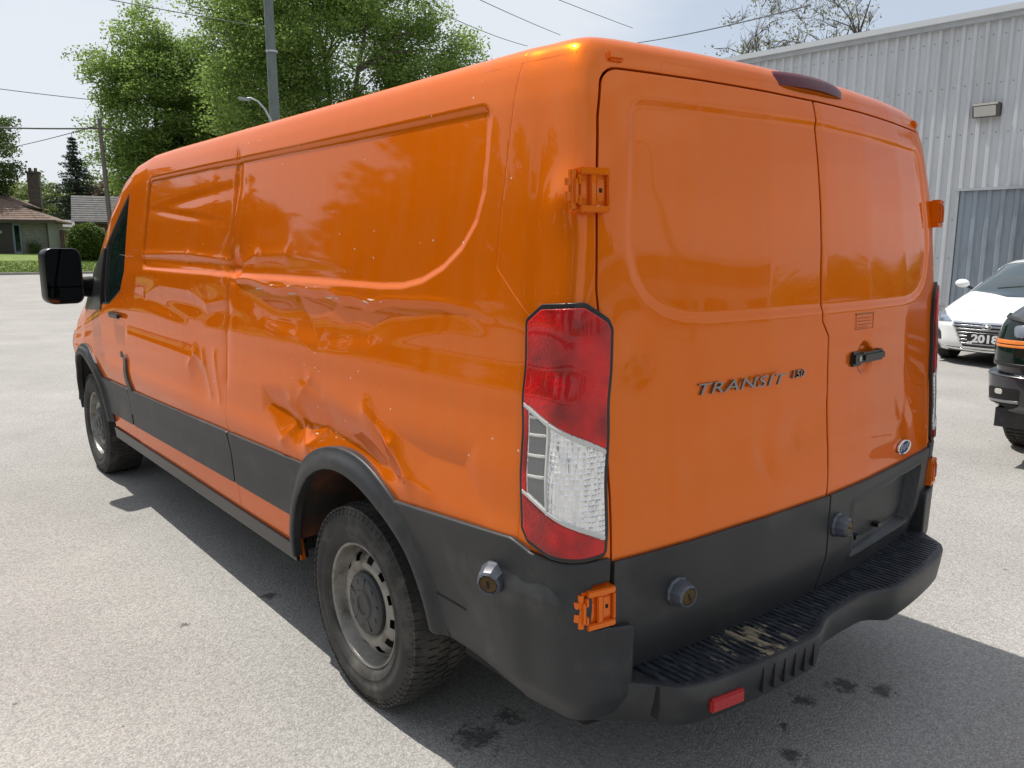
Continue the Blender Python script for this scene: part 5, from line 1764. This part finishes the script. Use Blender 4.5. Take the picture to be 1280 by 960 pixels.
# a far belt of trees that closes the view behind everything
cen = []; tin = []
rn = np.random.default_rng(31)
for k in range(560):
    a = rn.uniform(R(-75), R(250)); d_ = rn.uniform(125, 190)
    if k < 150: a = rn.uniform(R(-20), R(60))
    hgt = rn.uniform(6, 11)
    c = np.array([math.sin(a)*d_, math.cos(a)*d_, 0])
    m_ = 260
    q = rn.normal(size=(m_, 3)); q /= np.linalg.norm(q, axis=1, keepdims=True)
    q *= rn.uniform(.55, 1.05, (m_, 1))*np.array([5, 5, hgt*.5])
    cen.append(c+q+np.array([0, 0, hgt*.5])); tin.append(np.full(m_, rn.uniform(0, 1)))
leaves('far_woodland', np.vstack(cen), np.concatenate(tin), 1.15, LEAF_MAPLE, None, kind='stuff')

# ================================================================== POLES AND WIRES
PT2 = (7.99, 42.0, 7.6)
UPO = thing('utility_pole', 'tall grey-green utility pole standing before the broad maple', 'pole', (9.85, 26.0, 0))
mb = MB(); mb.tube([(9.85, 26.0, -.2), (9.80, 26.06, 6), (9.74, 26.14, 13.5)], [.205, .175, .14], 18); mb.build('pole', GPOLE, UPO, smooth=60)
for z in (3.0, 5.5, 8.1):
    mb = MB(); mb.tube([(9.80, 26.06, z), (9.80, 26.06, z+.07)], .20, 16); mb.build('band', GALV, UPO, smooth=60)
mb = MB(); mb.box(9.0, 10.5, 26.05, 26.17, 12.4, 12.55); mb.build('crossarm', WOODP, UPO)
UP2 = thing('wooden_pole', 'thin leaning wooden utility pole in front of the maple near the grey roofed house', 'pole', (7.86, 40.7, 0))
mb = MB(); mb.tube([(7.86, 40.7, -.1), PT2], [.13, .085], 12); mb.build('pole', WOODP, UP2, smooth=60)
mb = MB(); mb.box(PT2[0]-.5, PT2[0]+.5, PT2[1]-.05, PT2[1]+.05, PT2[2]-.5, PT2[2]-.42); mb.build('crossarm', WOODP, UP2)
LQ0 = (8.25, 22.6, 0)
LQ = [(8.25, 22.6, 0), (8.25, 22.6, 4.6), (8.17, 22.70, 5.35), (8.06, 22.84, 5.68), (7.92, 22.98, 5.90), (7.76, 23.13, 6.0), (7.66, 23.23, 5.99)]
SLP = thing('street_lamp', 'street lamp with a thin curved arm and pale head beside the grey-green pole', 'street lamp', LQ0)
mb = MB(); mb.tube(LQ, [.06, .045, .04, .03, .026, .024, .024], 10); mb.build('arm', GALV, SLP, smooth=60)
mb = MB(); Mx = Matrix.Translation((7.60, 23.28, 5.97)) @ Matrix.Rotation(R(130), 4, 'Z') @ Matrix.Rotation(R(-8), 4, 'Y')
mb.box(-.20, .16, -.08, .08, -.035, .05, b=.025, mat=Mx); mb.build('lamp_head', GALV, SLP, smooth=50)
def wire(label, a, b_, sag, r=.02):
    a = Vector(a); b_ = Vector(b_)
    pts = [a.lerp(b_, i/24)-Vector((0, 0, 4*sag*(i/24)*(1-i/24))) for i in range(25)]
    mb = MB(); mb.tube(pts, r, 5)
    o = mb.build('power_line', WIRE, None, smooth=60)
    tag(o, label, 'wire')
wire('topmost power line at the upper left, running to the grey-green pole', (-3.0, 41.0, 13.2), (9.76, 26.12, 8.9), .15, .016)
wire('slack dark power line left of the maple at mid height', (-6.0, 60.0, 12.2), (11.5, 44.6, 8.9), .35, .022)
wire('thick cable reaching the leaning wooden pole', (0.0, 76.5, 11.0), (7.99, 42.0, 7.15), .3, .045)
wire('thin line slanting down to the left below the thick cable', (8.0, 92.0, 10.1), (7.99, 42.0, 7.3), .2, .022)
wire('power line leaving the pole toward the van roof, lowest of three', (9.76, 26.12, 12.45), (39.4, 46.8, 16.6), .5, .022)
wire('power line leaving the pole, middle of three over the van roof', (10.2, 26.1, 13.1), (41.3, 45.2, 17.4), .2, .022)
wire('power line leaving the pole, highest of three over the van roof', (10.45, 26.1, 13.5), (47.5, 43.5, 18.6), .1, .022)
wire('power line passing behind the budding tree above the metal building', (38.5, 41.5, 15.4), (20.3, 12.2, 8.6), .35, .022)

# ================================================================== OTHER VEHICLES
WHITE = pm('white_car_paint', (.76, .77, .78), .28, coat=1.0)
BLACKC = pm('black_truck_paint', (.012, .014, .020), .25, coat=1.0)
CGLASS = pm('car_glass', (.035, .055, .065), .04, coat=1.0, spec=.8)
LAMPC = pm('car_headlamp', (.30, .34, .42), .12, metal=.6, coat=1, bump=.004, bscale=18)
AMBER = pm('amber_marker', (.70, .20, .03), .3, coat=.6)
PLATEB = pm('plate_black', (.012, .012, .012), .4)
PLATEW = pm('plate_white', (.75, .75, .75), .4)
LPLAST = pm('light_lower_trim', (.50, .51, .52), .4)

def simple_wheel(r, wd, name='wheel', spokes=7):
    Mx = Matrix(((0, 0, -1, 0), (0, 1, 0, 0), (1, 0, 0, 0), (0, 0, 0, 1)))
    mb = MB()
    rr_ = r*.64
    mb.lathe([(rr_, wd*.42), (rr_*.95, wd*.46), (rr_*.90, wd*.30)], 36, Mx)
    for k in range(spokes):
        Mk = Mx @ Matrix.Rotation(2*PI*k/spokes, 4, 'Z')
        mb.box(.03, rr_*.93, -.026, .026, wd*.26, wd*.38, b=.006, mat=Mk)
    mb.lathe([(.07, wd*.3), (.06, wd*.42), (0, wd*.42)], 20, Mx)
    w_ = mb.build(name, STEELW if False else DCHROME, None, smooth=40)
    mb = MB()
    mb.lathe([(rr_*.98, -wd*.5), (r*.86, -wd*.54), (r*.96, -wd*.46), (r, -wd*.36), (r, wd*.36), (r*.96, wd*.46), (r*.86, wd*.54), (rr_, wd*.46)], 48, Mx)
    mb.lathe([(rr_, -.02), (0, -.02)], 24, Mx)
    for k in range(60):
        Mk = Mx @ Matrix.Rotation(2*PI*k/60, 4, 'Z')
        for a in (-.40, -.12, .16):
            mb.box(r-.004, r+.007, -.010, .010, wd*a, wd*(a+.22), mat=Mk)
    mb.build('tyre', RUBBER, w_, local=True, smooth=35)
    return w_

def sedan(name, label, loc, rot, paint, plate=None, group=None, detail=True):
    t = thing(name, label, 'car', loc, rot, group)
    plan_ = [(0, 0), (.35, .02), (.58, .09), (.74, .22), (.82, .42), (.85, .75), (.86, 1.2), (.865, 2.2), (.86, 3.4), (.83, 4.0), (.70, 4.30), (.4, 4.40), (0, 4.42)]
    cab = [(.80, .20, 0), (.84, .30, -.01), (.862, .50, 0), (.865, .65, 0), (.85, .80, .01), (.82, .92, .03), (.78, .98, .05), (.70, 1.18, .08), (.62, 1.34, .12), (.52, 1.42, .2), (.3, 1.45, .4), (0, 1.455, .6)]
    hood = [(.80, .20, .04), (.84, .30, 0), (.862, .50, 0), (.865, .65, .0), (.865, .80, .01), (.86, .95, .02), (.85, 1.08, .035), (.83, 1.2, .06), (.79, 1.30, .10), (.70, 1.38, .18), (.4, 1.44, .45), (0, 1.455, .75)]
    H = ([-1, .0, .25, .6, .95, 1.15, 1.25, 1.6, 2.0, 2.3, 2.9, 3.3, 3.9, 4.3, 5], [.80, .72, .74, .83, .93, .985, 1.02, 1.22, 1.40, 1.45, 1.43, 1.32, 1.08, 1.04, .95])
    sh = Shell(plan_, hood, .865, H, zb=.5, ztop=1.455, psig=.06, vsig=.04, prof2=cab, blend=([0, 1.15, 1.9, 9], [0, 0, 1, 1]), drg=(.05, 2.1))
    ue, ve = sh.tu[-1], sh.tv[-1]
    us = np.unique(np.concatenate([np.arange(-ue, ue, .03), [ue]])); vv = np.concatenate([np.arange(0, 1.1, .025), np.linspace(1.12, ve, 40)])
    A = ((.80, .31), (3.40, .31))
    arch = lambda x, y, z: np.maximum(.345-np.hypot(y-A[0][0], z-A[0][1]), .345-np.hypot(y-A[1][0], z-A[1][1]))
    ws = lambda x, y, z: np.maximum(np.maximum(1.24+.12*x*x-y, y-(2.04+.06*x*x)), np.abs(x)-np.interp(z, [1.0, 1.40], [.74, .56]))
    wsx = lambda x, y, z: np.maximum(ws(x, y, z), .9-z)
    side = [(1.50, 1.02), (2.15, 1.36), (2.9, 1.36), (3.55, 1.12), (3.5, 1.02)]
    sw = lambda x, y, z: np.maximum(rpoly(y, z, side, .04), .52-np.abs(x))
    B = region(sh, 'body', us, vv, [arch, lambda x, y, z: -wsx(x, y, z), lambda x, y, z: -sw(x, y, z)], paint, t, rim=.02, local=True)
    region(sh, 'windscreen', us, vv, [wsx], CGLASS, t, off=-.006, rim=0, local=True)
    region(sh, 'side_window', us[us < 0], vv, [sw], CGLASS, t, off=-.008, rim=0, local=True)
    region(sh, 'side_window', us[us > 0], vv, [sw], CGLASS, t, off=-.008, rim=0, local=True)
    mb = MB(); mb.box(-.78, .78, .25, 4.2, .18, .45); mb.build('floor', UNDER, t, local=True)
    near = us[np.abs(us) < 1.9]
    for sg in (-1, 1):
        u_ = near[near*sg > 0]
        region(sh, 'headlight', u_, np.arange(.1, 1.2, .012), [lambda x, y, z: rpoly(sg*x, z, [(.46, .60), (.56, .66), (.80, .745), (.86, .72), (.85, .63), (.72, .585)], .01), lambda x, y, z: y-.75], LAMPC, t, off=.006, rim=.02, local=True)
        region(sh, 'fog_pocket', u_, np.arange(.0, .7, .012), [lambda x, y, z: rpoly(sg*x, z, [(.62, .33), (.84, .36), (.85, .44), (.70, .50), (.64, .44)], .02), lambda x, y, z: y-.7], BLACKP, t, off=.004, rim=.02, local=True)
    if detail:
        gr = [(-.30, .26), (.30, .26), (.40, .48), (.47, .60), (-.47, .60), (-.40, .48)]
        g_ = region(sh, 'grille', near, np.arange(0, .9, .01), [lambda x, y, z: rpoly(x, z, gr, .02), lambda x, y, z: y-.5], BLACKP, t, off=.002, rim=.02, local=True)
        region(sh, 'grille_surround', near, np.arange(0, .9, .008), [lambda x, y, z: np.abs(rpoly(x, z, gr, .02))-.012, lambda x, y, z: y-.5], CHROME, t, off=.010, rim=.02, local=True)
        for i in range(6):
            zc_ = .555-i*.048
            region(sh, 'grille_slat', near, np.arange(0, .9, .008), [lambda x, y, z: rpoly(x, z, gr, .02), lambda x, y, z: np.abs(z-zc_)-.010, lambda x, y, z: y-.5], DCHROME, g_, off=.010, rim=.01, local=True)
        region(sh, 'lower_intake', near, np.arange(0, .5, .008), [lambda x, y, z: rpoly(x, z, [(-.50, .200), (.50, .200), (.56, .252), (-.56, .252)], .01), lambda x, y, z: y-.6], BLACKP, t, off=.003, rim=.02, local=True)
        region(sh, 'splitter', near, np.arange(0, .5, .008), [lambda x, y, z: np.abs(z-.222-.03*np.abs(x))-.010, lambda x, y, z: np.abs(x)-.66, lambda x, y, z: y-.6], CHROME, t, off=.012, rim=.02, local=True)
        # slanted oval badge
        mb = MB()
        Mb = Matrix.Translation((0, -.030, .560)) @ Matrix.Rotation(R(90), 4, 'X')
        n = 28
        for (rx, rz) in ((.062, .034),):
            pts = [Mb @ Vector((rx*math.cos(2*PI*i/n), rz*math.sin(2*PI*i/n), 0)) for i in range(n+1)]
            mb.tube(pts, .005, 6, caps=False)
        mb.tube([Mb @ Vector((-.030, -.026, .002)), Mb @ Vector((-.016, .026, .002))], .006, 6)
        mb.tube([Mb @ Vector((.016, -.026, .002)), Mb @ Vector((.030, .026, .002))], .006, 6)
        mb.tube([Mb @ Vector((-.024, -.004, .002)), Mb @ Vector((0, .006, .002)), Mb @ Vector((.024, .004, .002))], .005, 6)
        mb.build('emblem', CHROME, t, local=True, smooth=50)
    if plate:
        mb = MB(); mb.box(-.23, .23, -.045, -.02, .325, .465, b=.006); p_ = mb.build('plate', PLATEB, t, local=True)
        Mt = Matrix.Translation((0, -.047, .348)) @ Matrix.Rotation(R(90), 4, 'X')
        text_mesh('plate_number', plate, .145, .002, PLATEW, p_, Mt, space=1.0, sx=1.15, local=True, align='CENTER', offset=.006)
        mb = MB()
        for x in (-.20, -.17, .17, .20): mb.tube([(x, -.046, .335), (x, -.050, .335)], .02, 8)
        mb.build('plate_splash', PLATEW, p_, local=True, kind='stuff')
    for sg in (-1, 1):
        bm = bmesh.new(); bmesh.ops.create_uvsphere(bm, u_segments=20, v_segments=12, radius=1)
        V = [(sg*.97+v.co.x*.115, 1.62+v.co.y*.06+.02*v.co.x*sg, 1.06+v.co.z*.072*(1 if v.co.z > 0 else .8)) for v in bm.verts]
        mm = mk('door_mirror', V, [tuple(v.index for v in f.verts) for f in bm.faces], paint, t, local=True, smooth=180); bm.free()
        mb = MB(); mb.tube([(sg*.80, 1.64, .98), (sg*.90, 1.63, 1.02)], .02, 8); mb.build('mirror_foot', BLACKP, mm, local=True)
    mb = MB()
    for x in (-.35, .30): mb.tube([(x, 1.26, 1.025), (x+.30, 1.34, 1.06), (x+.5, 1.30, 1.055)], .010, 5)
    mb.build('wiper', BLACKP, t, local=True, kind='stuff')
    w0 = simple_wheel(.315, .2)
    for i, (sx, yy) in enumerate(((-1, .80), (-1, 3.40), (1, .80), (1, 3.40))):
        o = w0 if i == 0 else dup(w0, t)
        o.parent = t; o.location = (sx*.755, yy, .315)
        if sx > 0: o.rotation_euler = (0, 0, PI)
    return t, sh

WC, _ = sedan('parked_car', 'white sedan parked nose out before the corrugated wall', (9.45, 2.90, 0), R(-90), WHITE, plate='2018')
DC, _ = sedan('parked_car', 'dark car almost hidden beyond the van, left of the white sedan', (10.9, 6.55, 0), R(-90), BLACKC, detail=False)

def pickup():
    t = thing('pickup_truck', 'black pickup truck nosing in at the right edge with amber marker in its headlight', 'pickup truck', (4.12, .10, 0), R(-88))
    plan_ = [(0, 0), (.5, .02), (.80, .07), (.93, .16), (.985, .34), (.995, .6), (1.0, 1.2), (1.0, 4.8), (.98, 5.5), (.6, 5.62), (0, 5.65)]
    cab = [(.93, .42, 0), (.96, .60, 0), (.985, .85, 0), (.99, 1.02, .0), (.97, 1.14, .01), (.93, 1.22, .03), (.84, 1.5, .06), (.76, 1.72, .1), (.66, 1.83, .2), (.4, 1.87, .4), (0, 1.88, .6)]
    hood = [(.93, .42, 0), (.96, .60, 0), (.985, .85, 0), (.99, 1.02, .0), (.985, 1.2, .01), (.965, 1.4, .03), (.93, 1.55, .06), (.86, 1.68, .11), (.70, 1.78, .20), (.4, 1.86, .4), (0, 1.88, .6)]
    H = ([-1, 0, .3, .8, 1.3, 1.45, 1.8, 2.2, 2.5, 4.2, 4.4, 4.45, 5.7], [1.21, 1.23, 1.28, 1.32, 1.35, 1.37, 1.60, 1.84, 1.88, 1.86, 1.5, 1.35, 1.33])
    sh = Shell(plan_, hood, .99, H, zb=.7, ztop=1.88, psig=.045, vsig=.03, prof2=cab, blend=([0, 1.3, 2.1, 9], [0, 0, 1, 1]), drg=(.05, 2.0))
    ue, ve = sh.tu[-1], sh.tv[-1]
    us = np.unique(np.concatenate([np.arange(-ue, -2.2, .04), np.arange(-2.2, 2.2, .015), np.arange(2.2, ue, .04), [ue]])); vv = np.concatenate([np.arange(0, 1.3, .02), np.linspace(1.32, ve, 36)])
    arch = lambda x, y, z: np.maximum(.47-np.hypot(y-1.02, z-.42), .47-np.hypot(y-4.5, z-.42))
    wsf = lambda x, y, z: np.maximum(np.maximum(1.50+.1*x*x-y, y-2.18), np.maximum(np.abs(x)-.78, 1.3-z))
    region(sh, 'body', us, vv, [arch, lambda x, y, z: -wsf(x, y, z), lambda x, y, z: np.where(y < .5, .70-z, -1)], BLACKC, t, rim=.02, local=True)
    region(sh, 'windscreen', us, vv, [wsf], CGLASS, t, off=-.006, rim=0, local=True)
    for s_ in (-1, 1):
        region(sh, 'side_window', us[us*s_ > 0], vv, [lambda x, y, z: rpoly(y, z, [(1.95, 1.36), (2.35, 1.76), (4.0, 1.76), (4.1, 1.36)], .04), lambda x, y, z: .6-np.abs(x)], CGLASS, t, off=.002, rim=.0, local=True)
    near = us[np.abs(us) < 1.6]
    for sg in (-1, 1):
        u_ = near[near*sg > 0]
        hp = [(.66, .765), (.975, .765), (.99, .80), (.985, 1.075), (.95, 1.10), (.66, 1.065)]
        hl = region(sh, 'headlight', u_, np.arange(.2, 1.2, .01), [lambda x, y, z: rpoly(sg*x, z, hp, .02), lambda x, y, z: y-.46], GLASS, t, off=.008, rim=.02, local=True)
        region(sh, 'lamp_frame', u_, np.arange(.2, 1.2, .008), [lambda x, y, z: np.abs(rpoly(sg*x, z, hp, .02))-.010, lambda x, y, z: y-.46], BLACKP, hl, off=.018, rim=.02, local=True)
        region(sh, 'amber_bar', u_, np.arange(.2, 1.2, .008), [lambda x, y, z: rpoly(sg*x, z, hp, .02)+.012, lambda x, y, z: np.abs(z-.930+.02*(sg*x-.7))-.012, lambda x, y, z: y-.46], AMBER, hl, off=.013, rim=.01, local=True)
        region(sh, 'amber_bar', u_, np.arange(.2, 1.2, .008), [lambda x, y, z: rpoly(sg*x, z, hp, .02)+.012, lambda x, y, z: np.abs(z-.900+.02*(sg*x-.7))-.007, lambda x, y, z: y-.46], AMBER, hl, off=.011, rim=.01, local=True)
        region(sh, 'lamp_cell', u_, np.arange(.2, 1.2, .008), [lambda x, y, z: rpoly(sg*x, z, [(.72, .965), (.80, .965), (.82, 1.04), (.74, 1.05)], .02), lambda x, y, z: y-.46], DCHROME, hl, off=.012, rim=.01, local=True)
        region(sh, 'fog_pocket', u_, np.arange(.0, .9, .01), [lambda x, y, z: rpoly(sg*x, z, [(.70, .47), (.90, .49), (.90, .60), (.70, .61)], .02), lambda x, y, z: y-.46], SEAMM, t, off=.063, rim=.02, local=True)
        region(sh, 'fog_light', u_, np.arange(.0, .9, .01), [lambda x, y, z: rpoly(sg*x, z, [(.80, .555), (.85, .555), (.85, .590), (.80, .590)], .01), lambda x, y, z: y-.46], LAMPG, t, off=.066, rim=.01, local=True)
        region(sh, 'trim_bar', u_, np.arange(.0, .9, .008), [lambda x, y, z: np.abs(z-.505+.05*(sg*x-.8))-.008, lambda x, y, z: np.abs(sg*x-.80)-.10, lambda x, y, z: y-.46], DCHROME, t, off=.066, rim=.01, local=True)
    region(sh, 'front_bumper', near, np.arange(-.0, .6, .015), [lambda x, y, z: z-.685, lambda x, y, z: .43-z, lambda x, y, z: y-.60, lambda x, y, z: .49-np.hypot(y-1.02, z-.42)], BLACKC, t, off=lambda p: .06-.05*ss(.50, .43, p[..., 2]), rim=.08, lip=.01, local=True)
    region(sh, 'air_dam', near, np.arange(0, .3, .015), [lambda x, y, z: z-.50, lambda x, y, z: y-.55], PLASTIC2, t, off=-.01, rim=.05, local=True)
    mb = MB(); mb.box(-.88, .88, .10, .5, .30, .44); mb.box(-.7, .7, .5, 5.4, .36, .6); mb.build('underbody', PLASTIC2, t, local=True)
    region(sh, 'grille', near, np.arange(.2, 1.2, .012), [lambda x, y, z: rpoly(x, z, [(-.62, .74), (.62, .74), (.62, 1.05), (-.62, 1.05)], .03), lambda x, y, z: y-.4], BLACKP, t, off=.01, rim=.02, local=True)
    for i in range(3):
        region(sh, 'grille_bar', near, np.arange(.2, 1.2, .008), [lambda x, y, z: np.abs(x)-.60, lambda x, y, z: np.abs(z-.80-i*.09)-.014, lambda x, y, z: y-.4], DCHROME, t, off=.022, rim=.02, local=True)
    w0 = simple_wheel(.41, .27, spokes=6)
    for i, (sx, yy) in enumerate(((-1, 1.02), (-1, 4.5), (1, 1.02), (1, 4.5))):
        o = w0 if i == 0 else dup(w0, t)
        o.parent = t; o.location = (sx*.86, yy, .41)
        if sx > 0: o.rotation_euler = (0, 0, PI)
    for s_ in (-1, 1):
        mb = MB(); mb.box(s_*1.03-.04 if s_ > 0 else -1.25, 1.25 if s_ > 0 else -.99, 1.85, 1.97, 1.30, 1.52, b=.04); mb.build('door_mirror', BLACKC, t, local=True, smooth=50)
pickup()

# ================================================================== UNSEEN SURROUNDINGS (layout invented, added for the paint to mirror)
SHOPW = pm('tan_shop_wall', (.34, .33, .31), .7, var=.1)
SB_ = thing('low_shop', 'long low tan shop building across the lot behind the van', 'building', (6, -24, 0))  # unseen shop, wall toned down so the rear doors mirror less brightness
mb = MB(); mb.box(-16, 30, -34, -24, 0, 4.6); mb.build('wall', SHOPW, SB_)
mb = MB(); mb.box(-16.4, 30.4, -34.4, -23.5, 4.6, 5.0); mb.build('roof', FLASH, SB_)
for x in (-12, -7, -2, 3, 12, 17, 22, 26):
    mb = MB(); mb.box(x, x+2.2, -24.0, -23.92, 1.1, 2.9); wq = mb.build('window', TRIM, SB_)
    mb = MB(); mb.box(x+.1, x+2.1, -23.93, -23.88, 1.2, 2.8); mb.build('pane', CGLASS, wq)
mb = MB(); mb.box(7, 10.2, -24, -23.9, 0, 3.2); mb.build('garage_door', FLASH, SB_)
LP = thing('lot_lamp', 'tall lot lamp post in front of the tan shop', 'street lamp', (9.5, -13, 0))  # unseen lamp post, added to show in the rear doors
mb = MB(); mb.tube([(9.5, -13, 0), (9.5, -13, 7.5), (9.3, -13, 8.1), (8.3, -13, 8.3)], [.1, .08, .06, .05], 10); mb.build('pole', GALV, LP, smooth=60)
mb = MB(); mb.box(7.7, 8.4, -13.15, -12.85, 8.2, 8.38, b=.05); mb.build('lamp_head', GALV, LP)
unseen_trees = [(-28, 24, 15, 5.6), (-30, 14, 15, 5.8), (-29, 3, 14, 5.5), (-28, -9, 13, 5.4), (-23, 33, 15, 5.5), (-15, 42, 9, 4.2), (-8, 47, 12, 4.6), (-8, -36, 13, 5.5), (2, -44, 14, 6), (14, -46, 13, 5.5)]  # unseen trees, heights set to darken what the paint mirrors
for i, (x, y, h, r) in enumerate(unseen_trees):
    tree('maple_tree', ['large leafy maple off the left side of the lot, level with the van nose', 'large leafy maple off the left side, just behind level with the van', 'large leafy maple off the left side of the lot, beside the camera', 'leafy maple at the rear left of the lot', 'tall maple at the front left corner of the lot', 'small maple near the street, left of the bungalow', 'middling maple on the street edge left of the bungalow', 'maple behind the left part of the tan shop', 'tallest maple behind the tan shop', 'maple behind the right part of the tan shop'][i], (x, y, 0), h, [(0, 0, h*.6, r, r, h*.38), (r*.3, r*.3, h*.42, r*.7, r*.7, h*.3)], LEAF_DARK, nclump=170, per=90, leaf=.60, seed=60+i, trunk=.22, clump=1.0, twig=False,
         group='maples along the left of the lot' if i < 7 else 'maples behind the shop')
